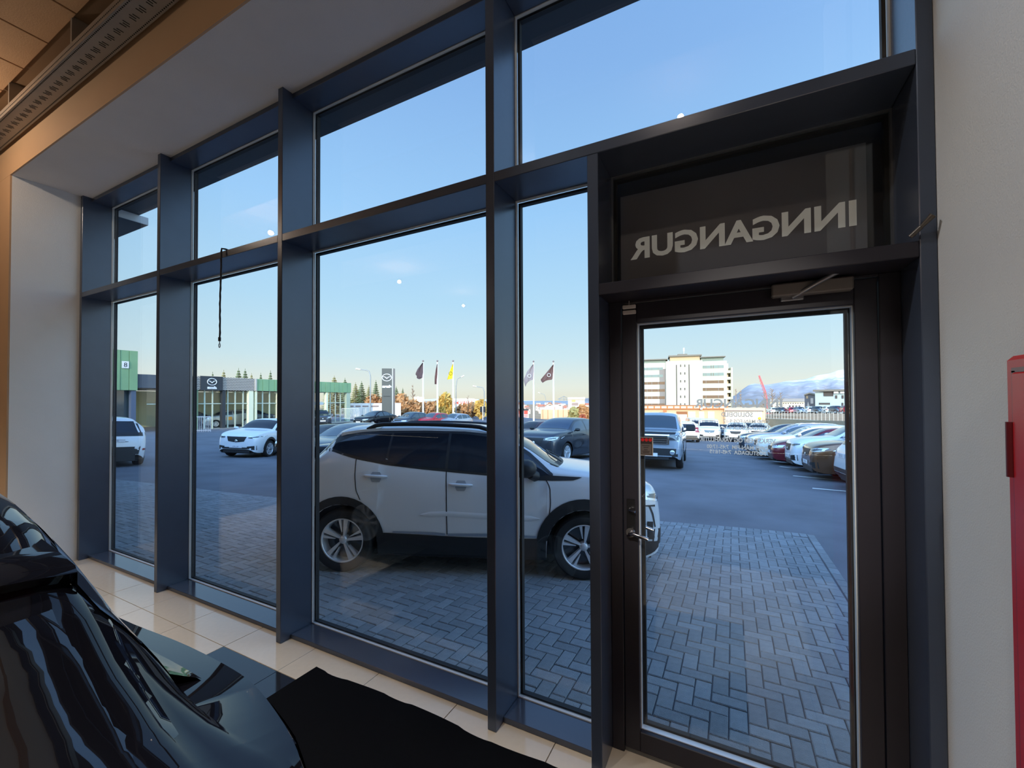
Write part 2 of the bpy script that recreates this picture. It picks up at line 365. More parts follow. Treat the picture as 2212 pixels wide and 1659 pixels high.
o_ = t_.nodes.new('ShaderNodeOutputMaterial'); tl_ = t_.nodes.new('ShaderNodeBsdfTranslucent'); df_ = t_.nodes.new('ShaderNodeBsdfDiffuse'); m_ = t_.nodes.new('ShaderNodeMixShader'); m_.inputs[0].default_value = .5
tl_.inputs[0].default_value = (.95, .92, .88, 1); df_.inputs[0].default_value = (.9, .88, .85, 1); t_.links.new(tl_.outputs[0], m_.inputs[1]); t_.links.new(df_.outputs[0], m_.inputs[2]); tp_ = t_.nodes.new('ShaderNodeBsdfTransparent'); m2_ = t_.nodes.new('ShaderNodeMixShader'); m2_.inputs[0].default_value = .05; t_.links.new(m_.outputs[0], m2_.inputs[1]); t_.links.new(tp_.outputs[0], m2_.inputs[2]); t_.links.new(m2_.outputs[0], o_.inputs[0])
yg = -.027
for body, pL, pR, cap, bold in (('INNGANGUR', (1500, 880), (1690, 880), 17.5, .03), ('SÖLUDEILD', (1558, 900), (1626, 900), 9.5, .02), ('OPIÐ MÁN-FÖS 9-17', (1562, 914), (1662, 914), 7.5, .015),
                                ('LAUGARDAGA 9-16', (1560, 929), (1660, 929), 7.5, .015),
                                ('VERKSTÆÐI OG VARAHLUTIR', (1512, 954.5), (1676, 956), 9, .035), ('OPIÐ MÁN-FIM  7:45-17:00', (1527, 969), (1660, 972), 8, .025), ('FÖSTUDAGA  7:45-16:15', (1533, 980), (1654, 983), 8, .025)):
    a, c = ony(*pL, yg), ony(*pR, yg); h = ony(pL[0], pL[1] - cap, yg).z - a.z
    fit_text('lettering', body, a.x, c.x, (a.z + c.z) / 2, FIL, yg, bold, h)
# alarm sticker inside the glass
a, c = ony(1383, 944, -.041), ony(1411, 985, -.041)
st = MB().box((a.x, -.0425, c.z), (c.x, -.0412, a.z)).build('alarm_sticker', mat('sticker_edge', L(178, 170, 160), rough=.6), dr)
w_, h_ = c.x - a.x, a.z - c.z
MB().box((a.x + .03 * w_, -.0430, c.z + .04 * h_), (c.x - .06 * w_, -.0426, a.z - .02 * h_)).build('sticker_face', mat('sticker_black', (.02, .012, .012), rough=.5), dr)
MB().box((a.x + .07 * w_, -.0434, c.z + .08 * h_), (c.x - .12 * w_, -.0431, c.z + .64 * h_)).build('sticker_panel', mat('sticker_grey', L(92, 82, 78), rough=.6), dr)
for k in range(3):
    MB().lathe([(0, .0), (.135 * w_, 0)], 16, M=fr((a.x + (.19 + .30 * k) * w_, -.0436, a.z - .14 * h_), (1, 0, 0), (0, 0, 1))).build('red_dot', mat('sticker_red', (.55, .01, .012), rough=.4), dr)
lines = MB()
for fx0, fx1, fz in ((.14, .74, .53), (.26, .64, .43), (.30, .58, .30), (.14, .74, .22), (.2, .7, .15)):
    lines.box((a.x + fx0 * w_, -.0438, c.z + fz * h_), (a.x + fx1 * w_, -.0435, c.z + (fz + .035) * h_))
lines.build('sticker_print', MATS['sticker_black'], dr)
# door closer, contact sensor, lever handles, bar
p0, p1 = ony(1666, 632, -.10), ony(1842, 590, -.10)
MB().box((p0.x, -.125, 2.395), (p1.x, -.076, 2.452), ch=.006).build('door_closer', mat('closer_grey', L(120, 112, 106), rough=.45), dr, loc=(0, 0, -.072))
arm = [(p1.x - .03, -.14, 2.412), (p1.x - .13, -.15, 2.36), (p1.x - .215, -.10, 2.318)]
ar = MB().tube(arm, [.011, .010, .009], 8).tube([(p1.x - .03, -.12, 2.412), (p1.x - .03, -.155, 2.412)], .017, 10); ar.box((arm[2][0] - .045, -.085, arm[2][2] - .012), (arm[2][0] + .045, -.07, arm[2][2] + .012), ch=.004)
ar.build('closer_arm', mat('steel_dull', L(150, 150, 155), rough=.35, metal=.8), dr)
s0 = ony(1359, 663, -.085)
SNS = mat('sensor_white', L(214, 208, 204), rough=.5)
MB().box((s0.x - .034, -.095, s0.z - .010), (s0.x + .034, -.076, s0.z + .010), ch=.003).build('contact_sensor', SNS, dr)
MB().box((s0.x - .034, -.09, s0.z - .038), (s0.x + .034, -.071, s0.z - .018), ch=.003).build('contact_magnet', SNS, dr)
MB().tube([(s0.x - .002, -.078, s0.z + .01), (s0.x - .001, -.078, s0.z + .06)], .002, 6).build('sensor_wire', SNS, dr)
h1 = ony(1360, 1090, -.075); h2 = ony(1360, 1150, -.075)
STL = mat('handle_steel', L(205, 205, 210), rough=.2, metal=1.)
MB().box((h1.x - .015, -.078, h2.z - .03), (h1.x + .028, -.0705, h1.z + .03), ch=.002).build('lock_plate', mat('lock_plate_black', (.014, .014, .016), rough=.25), dr)
MB().tube([(h1.x + .002, -.078, h1.z - .02), (h1.x + .002, -.105, h1.z - .022), (h1.x + .035, -.112, h1.z - .026)], .006, 8).build('thumb_turn', STL, dr)
e1 = ony(1400, 1166, -.13); e0 = ony(1368, 1154, -.13)
MB().tube([(h2.x + .008, -.078, h2.z + .004), (h2.x + .008, -.12, h2.z), (e0.x, -.13, e0.z), (e1.x, -.13, e1.z)], .0095, 10).tube([(h2.x + .008, -.0785, h2.z + .004), (h2.x + .008, -.09, h2.z + .004)], .024, 16).build('door_handle', STL, dr)
e2, e3 = ony(1386, 1136, .06), ony(1412, 1146, .06)
MB().tube([(h2.x + .01, -.004, h2.z + .01), (h2.x + .01, .055, h2.z + .008), (e2.x, .06, e2.z), (e3.x, .06, e3.z)], .0095, 10).build('outer_door_handle', STL, dr)
# bracket on the fin beside the overlight
g0, g1, g2_ = onz(1970, 510, 2.55), ony(1992, 485, -.285), ony(2017, 463, -.30)
br = tag(MB().tube([ony(1966, 512, -.283), ony(1990, 490, -.295)], .009, 8).tube([ony(1990, 490, -.295), ony(2016, 464, -.315)], [.007, .012], 8).build('wall_hook', mat('hook_metal', L(96, 90, 84), rough=.4, metal=.5)),
         'small dark metal hook fixed to the steel jamb right of the dark sign panel', 'hook')
# ------------------------------------------------------------------ loose things by the window
t = onz(480, 560, ZT1); hx = ony(480, 570, D - .012).x
ro = tag(empty('hanging_cord', (hx, D - .016, ZT1)), 'thin dark braided cord with a metal snap hook hanging off the window transom', 'cord')
zc0, zc1 = ony(477, 735, D - .016).z, ony(477, 755, D - .016).z
pts = [(0.0, .10, .012), (.002, .03, .016), (.004, -.002, .012), (.003, -.006, -.02)]
for k in range(1, 25): pts.append((.003 + .0035 * sin(k * .35) - .0007 * k, -.006 + .0012 * sin(k * 2.1), -.02 + (zc0 - ZT1 + .02) * k / 24))
MB().tube(pts, [.0065 + .0012 * (k % 2) for k in range(len(pts))], 7).build('braid', mat('cord_black', (.02, .02, .024), rough=.7, noise=.4, nscale=90), ro)
zz = zc0 - ZT1
hk = [(-.014, -.006, zz - .005), (-.014, -.006, zz - .03)] + [(-.014 + .011 * sin(a_), -.006, zz - .045 + .018 * cos(a_)) for a_ in [k * pi / 6 for k in range(0, 12)]]
MB().tube(hk, .0035, 6).build('snap_hook', mat('hook_steel', L(120, 124, 130), rough=.3, metal=.9), ro); MB().tube([(-.0138, -.006, zz + .025), (-.0138, -.006, zz - .008)], .011, 8).build('cord_end', BLACKP, ro)
mt = MB(); rows = []
for i in range(61):
    x = -2.36 + 2.66 * i / 60
    e = -.335 - .012 * sin(x * 5.1) - .010 * (sin(x * 11.3 + 1) > .55) * sin(x * 11.3 + 1); r = []
    for j in range(9): r.append((x, e - 1.35 * j / 8, .009 + .003 * sin(x * 9) * (j == 0)))
    rows.append(r)
mt.grid(rows, sm=False); mt.grid([[(p[0], p[1], 0.0005) for p in (rows[i][0], rows[i][-1])] for i in range(61)], sm=False)
mt.grid([[rows[i][0], (rows[i][0][0], rows[i][0][1], .0005)] for i in range(61)], sm=False); mt.grid([[rows[0][j], (rows[0][j][0], rows[0][j][1], .0005)] for j in range(9)], sm=False)
tag(mt.build('floor_mat', mat('mat_black', (.003, .003, .004), rough=.95, spec=.1, noise=.3, nscale=60, bump=.6, bscale=700)), 'large black carpet mat on the tiled floor in front of the window', 'mat')
tag(MB().tube([(-.31, -.27, .004), (-.25, -.30, .004), (-.18, -.36, .004), (-.13, -.46, .004), (-.1, -.6, .004)], .003, 6).build('floor_cable', RUB), 'thin black cable lying on the tiles by the door', 'cable')
# perforated cable tray under the ceiling
tr = tag(empty('cable_tray', (0, 0, 0)), 'long grey perforated metal cable tray running under the ceiling tiles', 'cable tray')
TRM = mat('galvanised', L(150, 146, 142), rough=.4, metal=.6, noise=.1, nscale=10)
MB().box((-9.5, -1.035, 4.628), (-1.9, -.865, 4.632)).box((-9.5, -1.037, 4.628), (-1.9, -1.034, 4.70)).box((-9.5, -.866, 4.628), (-1.9, -.863, 4.70)).build('tray', TRM, tr)
ho = MB()
for k in range(300):
    x = -9.4 + .0248 * k
    ho.box((x, -1.026, 4.6255), (x + .011, -1.018, 4.629)); ho.box((x, -.885, 4.6255), (x + .011, -.877, 4.629)); ho.box((x, -1.0385, 4.655), (x + .012, -1.0365, 4.663))
    if k % 5 < 3: ho.box((x, -.975 + .01 * (k % 2), 4.6255), (x + .006, -.935 + .01 * (k % 2), 4.629))
o = ho.build('perforations', mat('slot_black', (.012, .012, .012), rough=.9), tr); o['kind'] = 'stuff'
for k in range(5): MB().box((-9 + 1.5 * k, -1.0, 4.633), (-8.97 + 1.5 * k, -.88, 4.998)).build('hanger', TRM, tr)
tag(MB().lathe([(0, -.05), (.03, -.045), (.035, 0), (.02, .03), (.02, .06)], 14, M=Matrix.Translation(onz(49, 243, 4.93))).build('ceiling_sensor', BLACKP), 'small black round sensor on the ceiling tiles beside the cable tray', 'sensor')
# red cabinet on the right reveal
RED = mat('cabinet_red', (.52, .010, .014), rough=.28, coat=0., spec=.3); REDD = mat('cabinet_red_dark', (.12, .008, .012), rough=.3)
rc = tag(empty('hose_cabinet', (.911, -.77, 0)), 'glossy red metal hose cabinet on the white wall at the right edge', 'cabinet')
MB().box((-.035, -.72, .02), (0, 0, 1.97), ch=.012).build('frame', RED, rc)
MB().box((-.045, -.69, .06), (-.036, -.052, 1.925), ch=.004).build('cabinet_door', RED, rc)
MB().box((-.0375, -.051, .06), (-.0355, -.036, 1.93)).box((-.0375, -.70, 1.926), (-.0355, -.036, 1.938)).build('door_gap', REDD, rc)
MB().tube([(-.043, -.043, 1.66), (-.043, -.043, 1.80)], .010, 10).build('hinge', REDD, rc)
# ================================================================== cars
PAINT = {}
def paint(name, c, metal=0., rough=.28):
    if name not in PAINT: PAINT[name] = mat('paint_' + name, c, rough=rough, metal=metal, coat=1., spec=.5)
    return PAINT[name]
# side profiles: x forward from mid wheelbase, z up
TYPES = {
 'crossover': dict(wb=2.62, W=.885, r=.345, nose=2.19, tail=-2.10,
    top=[(2.19, .66), (2.17, .84), (2.12, .95), (2.02, 1.02), (1.75, 1.085), (1.35, 1.135), (1.08, 1.175), (.70, 1.40), (.38, 1.545), (.05, 1.60), (-.5, 1.615), (-1.0, 1.605), (-1.38, 1.58), (-1.50, 1.55), (-1.57, 1.47), (-1.72, 1.29), (-1.90, 1.10), (-2.03, 1.0), (-2.085, .85), (-2.10, .66)],
    belt=[(2.19, .60), (2.1, .86), (1.9, .98), (1.4, 1.065), (1.0, 1.085), (.3, 1.12), (-.2, 1.16), (-.85, 1.225), (-1.2, 1.28), (-1.5, 1.25), (-1.85, 1.03), (-2.1, .6)],
    plan=[(2.19, .50), (2.15, .66), (2.05, .77), (1.85, .845), (1.5, .88), (1, .875), (0, .885), (-1., .885), (-1.5, .87), (-1.9, .82), (-2.04, .76), (-2.10, .62)],
    roofw=[(2.19, .45), (2.05, .66), (1.6, .74), (1.1, .74), (.75, .68), (.38, .62), (-.4, .615), (-1.2, .59), (-1.5, .57), (-1.7, .63), (-1.95, .68), (-2.1, .55)],
    low=[(2.19, .36), (2.12, .27), (1.9, .22), (-1.8, .22), (-2.02, .30), (-2.10, .40)], ws=(1.05, .40), rw=(1.06, 1.47), dlo=(.95, -1.50)),
 'hatch': dict(wb=2.55, W=.88, r=.325, nose=2.08, tail=-1.98,
    top=[(2.08, .58), (2.06, .70), (1.98, .80), (1.8, .88), (1.4, .965), (1.1, 1.02), (.7, 1.24), (.35, 1.39), (0, 1.445), (-.5, 1.45), (-1.0, 1.42), (-1.38, 1.36), (-1.55, 1.22), (-1.76, 1.0), (-1.9, .90), (-1.96, .76), (-1.98, .6)],
    belt=[(2.08, .54), (1.98, .72), (1.7, .83), (1.2, .91), (.7, .93), (0, .95), (-.8, .99), (-1.3, 1.04), (-1.6, 1.0), (-1.85, .82), (-1.98, .55)],
    plan=[(2.08, .46), (2.04, .64), (1.9, .76), (1.6, .85), (1, .87), (0, .88), (-1., .88), (-1.5, .86), (-1.8, .80), (-1.93, .73), (-1.98, .60)],
    roofw=[(2.08, .42), (1.9, .64), (1.5, .72), (1.05, .72), (.7, .66), (.35, .59), (-.4, .58), (-1.2, .56), (-1.5, .57), (-1.75, .65), (-1.98, .52)],
    low=[(2.08, .34), (2.0, .24), (1.8, .19), (-1.7, .19), (-1.92, .28), (-1.98, .36)], ws=(1.06, .38), rw=(.98, 1.31), dlo=(.95, -1.40)),
 'sedan': dict(wb=2.80, W=.91, r=.335, nose=2.38, tail=-2.42,
    top=[(2.38, .60), (2.35, .72), (2.26, .82), (2.0, .90), (1.5, .965), (1.05, 1.01), (.6, 1.24), (.2, 1.38), (-.2, 1.425), (-.7, 1.41), (-1.2, 1.31), (-1.7, 1.14), (-2.0, 1.06), (-2.3, 1.02), (-2.40, .86), (-2.42, .62)],
    belt=[(2.38, .56), (2.26, .74), (1.9, .84), (1.2, .91), (.7, .92), (0, .94), (-.8, .97), (-1.5, .985), (-2.1, .95), (-2.35, .8), (-2.42, .56)],
    plan=[(2.38, .48), (2.33, .66), (2.15, .8), (1.8, .88), (1, .90), (0, .91), (-1., .91), (-1.7, .88), (-2.2, .82), (-2.36, .74), (-2.42, .6)],
    roofw=[(2.38, .44), (2.15, .66), (1.6, .74), (1.05, .74), (.6, .66), (.2, .59), (-.6, .57), (-1.2, .58), (-1.7, .66), (-2.2, .68), (-2.42, .52)],
    low=[(2.38, .34), (2.3, .24), (2.1, .19), (-2.1, .19), (-2.35, .28), (-2.42, .36)], ws=(1.02, .24), rw=(1.10, 1.30), dlo=(.9, -1.55)),
 'suv': dict(wb=2.72, W=.93, r=.36, nose=2.30, tail=-2.28,
    top=[(2.30, .70), (2.28, .86), (2.22, .98), (2.08, 1.05), (1.7, 1.12), (1.25, 1.17), (1.02, 1.21), (.6, 1.46), (.25, 1.60), (-.1, 1.65), (-.7, 1.66), (-1.3, 1.63), (-1.75, 1.575), (-1.92, 1.44), (-2.08, 1.16), (-2.22, 1.04), (-2.27, .86), (-2.28, .7)],
    belt=[(2.30, .64), (2.22, .88), (1.95, 1.0), (1.4, 1.09), (1.0, 1.10), (.3, 1.12), (-.6, 1.15), (-1.3, 1.19), (-1.7, 1.20), (-2.05, 1.02), (-2.28, .62)],
    plan=[(2.30, .54), (2.26, .71), (2.12, .83), (1.85, .9), (1.4, .925), (0, .93), (-1.2, .93), (-1.7, .91), (-2.08, .86), (-2.23, .8), (-2.28, .66)],
    roofw=[(2.30, .5), (2.12, .72), (1.6, .79), (1.1, .78), (.65, .71), (.25, .65), (-.6, .64), (-1.5, .61), (-1.85, .61), (-2.08, .72), (-2.28, .58)],
    low=[(2.30, .38), (2.22, .28), (2.0, .23), (-2.0, .23), (-2.2, .32), (-2.28, .42)], ws=(.98, .30), rw=(1.12, 1.50), dlo=(.9, -1.72)),
 'van': dict(wb=3.1, W=.96, r=.34, nose=2.42, tail=-2.60,
    top=[(2.42, .62), (2.40, .86), (2.34, 1.0), (2.15, 1.09), (1.85, 1.17), (1.6, 1.32), (1.25, 1.72), (1.02, 1.90), (.7, 1.95), (-.5, 1.97), (-1.8, 1.95), (-2.4, 1.92), (-2.55, 1.84), (-2.59, 1.3), (-2.60, .7)],
    belt=[(2.42, .58), (2.32, .92), (2.0, 1.08), (1.5, 1.14), (1, 1.15), (-1, 1.16), (-2.3, 1.16), (-2.56, 1.0), (-2.60, .62)],
    plan=[(2.42, .58), (2.36, .76), (2.2, .87), (1.9, .94), (1.4, .96), (-2, .96), (-2.45, .93), (-2.57, .88), (-2.60, .8)],
    roofw=[(2.42, .54), (2.2, .76), (1.8, .84), (1.3, .79), (1, .76), (-1, .78), (-2.3, .78), (-2.55, .78), (-2.60, .72)],
    low=[(2.42, .34), (2.34, .25), (2.1, .22), (-2.3, .22), (-2.52, .3), (-2.60, .40)], ws=(1.66, 1.10), rw=(1.2, 1.75), dlo=(1.5, -.2)),
 'truck': dict(wb=3.02, W=1.0, r=.40, nose=2.60, tail=-2.62,
    top=[(2.60, .80), (2.585, 1.10), (2.53, 1.20), (2.3, 1.245), (1.8, 1.28), (1.28, 1.31), (.9, 1.60), (.58, 1.80), (.2, 1.89), (-.6, 1.92), (-1.6, 1.91), (-2.3, 1.86), (-2.44, 1.74), (-2.56, 1.25), (-2.61, 1.0), (-2.62, .8)],
    belt=[(2.60, .74), (2.54, 1.08), (2.2, 1.17), (1.4, 1.20), (.5, 1.20), (-1, 1.22), (-2.2, 1.22), (-2.5, 1.12), (-2.62, .74)],
    plan=[(2.60, .80), (2.56, .90), (2.45, .96), (2.1, .99), (0, 1.0), (-2, .99), (-2.45, .95), (-2.57, .9), (-2.62, .82)],
    roofw=[(2.60, .76), (2.45, .84), (1.8, .86), (1.3, .85), (.8, .78), (.5, .73), (-1, .73), (-2.2, .71), (-2.45, .73), (-2.62, .72)],
    low=[(2.60, .44), (2.52, .36), (2.3, .34), (-2.3, .34), (-2.54, .42), (-2.62, .5)], ws=(1.22, .62), rw=(1.28, 1.74), dlo=(1.1, -2.3)),
}
def scaled(t, sx=1., sy=1., sz=1.):
    d = dict(t)
    for k in ('top', 'belt', 'low'): d[k] = [(x * sx, z * sz) for x, z in t[k]]
    for k in ('plan', 'roofw'): d[k] = [(x * sx, y * sy) for x, y in t[k]]
    d['wb'] *= sx; d['nose'] *= sx; d['tail'] *= sx; d['W'] *= sy; d['ws'] = tuple(v * sx for v in t['ws']); d['rw'] = tuple(v * sz for v in t['rw']); d['dlo'] = tuple(v * sx for v in t['dlo'])
    return d
class Shell:
    def __init__(s, T, fine=True, arch=.055):
        s.T = T; s.top = hermite(T['top']); s.bl = hermite(T['belt']); s.plan = hermite(T['plan']); s.rf = hermite(T['roofw']); s.lo = hermite(T['low']); s.sh = hermite(T['shelf']) if 'shelf' in T else None
        s.ax = (T['wb'] / 2, -T['wb'] / 2); R = T['r'] + arch; s.R = R
        xs = set(); n = 44 if fine else 24; a, b = T['tail'], T['nose']
        for i in range(n + 1): xs.add(round(a + (b - a) * i / n, 4))
        for e in (.004, .012, .025, .045, .07, .11): xs.add(round(b - e, 4)); xs.add(round(a + e, 4))
        for c in s.ax:
            m = 12 if fine else 7
            for i in range(m + 1): xs.add(round(c - R * cos(pi * i / m), 4))
            xs.add(round(c - R - .002, 4)); xs.add(round(c + R + .002, 4))
        xs = sorted(x for x in xs if a <= x <= b)
        s.NL, s.NS, s.NT = (8, 5, 7) if fine else (5, 3, 4)
        rows = []
        for x in xs:
            h = s.half(x); rows.append([(x, -y, z) for y, z in h] + [(x, y, z) for y, z in reversed(h[:-1])])
        mb = MB(); mb.grid(rows)
        n = len(rows[0]); o = 0
        mb.f.append(tuple(range(n))); mb.mi.append(0); mb.sm.append(False)
        mb.f.append(tuple((len(rows) - 1) * n + k for k in reversed(range(n)))); mb.mi.append(0); mb.sm.append(False)
        s.mb = mb; s.bvh = BVHTree.FromPolygons(mb.v, mb.f)
    def half(s, x):
        W, zt = s.plan(x), s.top(x); zb = min(s.bl(x), zt - .035); zl = s.lo(x)
        for c in s.ax:
            d = abs(x - c)
            if d < s.R: zl = max(zl, s.T['r'] + sqrt(max(s.R ** 2 - d * d, 0)))
        zl = min(zl, zb - .02); z0 = s.lo(x); pr = [(0, .945), (.2, .985), (.5, 1.0), (.75, .99), (.92, .965), (1, .93)]
        def prof(u):
            for (a, p), (b, q) in zip(pr, pr[1:]):
                if u <= b: return p + (q - p) * (u - a) / (b - a)
            return pr[-1][1]
        pts = []
        for i in range(s.NL):
            z = zl + (zb - zl) * i / (s.NL - 1); pts.append((W * prof(cl((z - z0) / max(zb - z0, .01))), z))
        wr = min(s.rf(x), pts[-1][0] - .01); cr = min(.085, max(.02, (zt - zb) * .45)); zr = zt - cr
        yb = pts[-1][0]; sh = s.sh(x) if s.sh else 0
        if sh > .004: yb -= sh; zb += .22 * sh; yb = max(yb, wr)
        for i in range(0 if sh > .004 and False else 1, s.NS):
            t = (i - (1 if s.sh else 0)) / (s.NS - (1 if s.sh else 0)); pts.append((yb + (wr - yb) * t + .018 * sin(pi * t), zb + (zr - zb) * t))
        for i in range(s.NT + 1):
            a = pi / 2 * i / s.NT; pts.append((wr * cos(a) ** .8 if i < s.NT else 0., zr + cr * sin(a) ** (1.0)))
        return pts
    def hit(s, o, d, off):
        p, n, i, t = s.bvh.ray_cast(Vector(o), Vector(d))
        if p is None: return None
        d = Vector(d)
        if n.dot(d) > 0: n = -n
        return tuple(p - d * off * .6 + n * off * .6)
    def side(s, x, z, sg, off): return s.hit((x, sg * 3, z), (0, -sg, 0), off)
    def front(s, y, z, off): return s.hit((6, y, z), (-1, 0, 0), off)
    def rear(s, y, z, off): return s.hit((-6, y, z), (1, 0, 0), off)
    def topd(s, x, y, off): return s.hit((x, y, 5), (0, 0, -1), off)
def patch_rows(top, bot, nc, nr, f):
    A = resample([(p[0], p[1], 0) for p in top], nc); B = resample([(p[0], p[1], 0) for p in bot], nc); rows = []
    for i in range(nr + 1):
        t = i / nr; rows.append([f(a.x + (b.x - a.x) * t, a.y + (b.y - a.y) * t) for a, b in zip(A, B)])
    return rows
def wheel_meshes(r, w, fine, spokes=5, style=0):
    """wheel with axis along y, outer face towards -y"""
    n = 40 if fine else 18; ty = MB(); Mx = Matrix.Rotation(radians(90), 4, 'X')   # local z -> -y
    ri = r * .70
    ty.lathe([(ri, -w / 2), (r * .93, -w / 2), (r * .985, -w * .38), (r, -w * .2), (r, w * .2), (r * .985, w * .38), (r * .93, w / 2), (r * .80, w * .52), (ri, w * .44), (ri, -w / 2)], n, M=Mx)
    rim = MB(); rim.lathe([(ri, w * .45), (ri * .955, w * .47), (ri * .93, w * .40), (ri * .9, -w * .1)], n, mi=0, M=Mx)
    rim.lathe([(ri * .95, -w * .12), (0, -w * .1)], n, mi=1, M=Mx, sm=False); rim.lathe([(0, w * .36), (ri * .15, w * .36), (ri * .19, w * .3), (ri * .2, 0)], 14, mi=0, M=Mx)
    for k in range(spokes):
        a = 2 * pi * k / spokes + .3
        S = Mx @ Matrix.Rotation(a, 4, 'Z')
        if style == 0:
            for (p0, p1) in (((.13, -.10), (.95, -.24)), ((.13, .10), (.95, .24))):
                y0, y1 = p0[1] * ri, p1[1] * ri; x0, x1 = p0[0] * ri, p1[0] * ri; t0, t1 = .055 * ri, .085 * ri
                rim.add([(x0, y0 - t0, w * .31), (x1, y1 - t1, w * .40), (x1, y1 + t1, w * .40), (x0, y0 + t0, w * .31), (x0, y0 - t0, w * .1), (x1, y1 - t1, w * .1), (x1, y1 + t1, w * .1), (x0, y0 + t0, w * .1)],
                        [(0, 1, 2, 3), (0, 4, 5, 1), (3, 2, 6, 7), (1, 5, 6, 2)], 0, False, S)
        else:
            # broad two-tone blade spoke
            x0, x1 = .13 * ri, .96 * ri
            rim.add([(x0, -.07 * ri, w * .33), (x1, -.25 * ri, w * .42), (x1, -.03 * ri, w * .42), (x0, .0 * ri, w * .33), (x0, -.07 * ri, w * .1), (x1, -.25 * ri, w * .1), (x1, -.03 * ri, w * .1), (x0, .0 * ri, w * .1)],
                    [(0, 1, 2, 3), (0, 4, 5, 1), (3, 2, 6, 7), (1, 5, 6, 2)], 0, False, S)
            rim.add([(ri * .35, .05 * ri, w * .34), (x1, .10 * ri, w * .40), (x1, .24 * ri, w * .40), (ri * .35, .08 * ri, w * .34), (ri * .35, .05 * ri, w * .1), (x1, .10 * ri, w * .1), (x1, .24 * ri, w * .1), (ri * .35, .08 * ri, w * .1)],
                    [(0, 1, 2, 3), (0, 4, 5, 1), (3, 2, 6, 7), (1, 5, 6, 2)], 0, False, S)
    return ty, rim
def ground_frame(x, y, heading, dz=0.):
    """a frame standing on the yard, x axis along heading (degrees)"""
    h = radians(heading); e = .3; n = Vector((-(gz(x + e, y) - gz(x - e, y)) / (2 * e), -(gz(x, y + e) - gz(x, y - e)) / (2 * e), 1)).normalized() if y > 0 else Vector((0, 0, 1))
    f = Vector((cos(h), sin(h), 0)); f = (f - n * f.dot(n)).normalized()
    M = Matrix((f, n.cross(f), n)).transposed().to_4x4(); M.translation = (x, y, (gz(x, y) if y > 0 else 0) + dz); return M
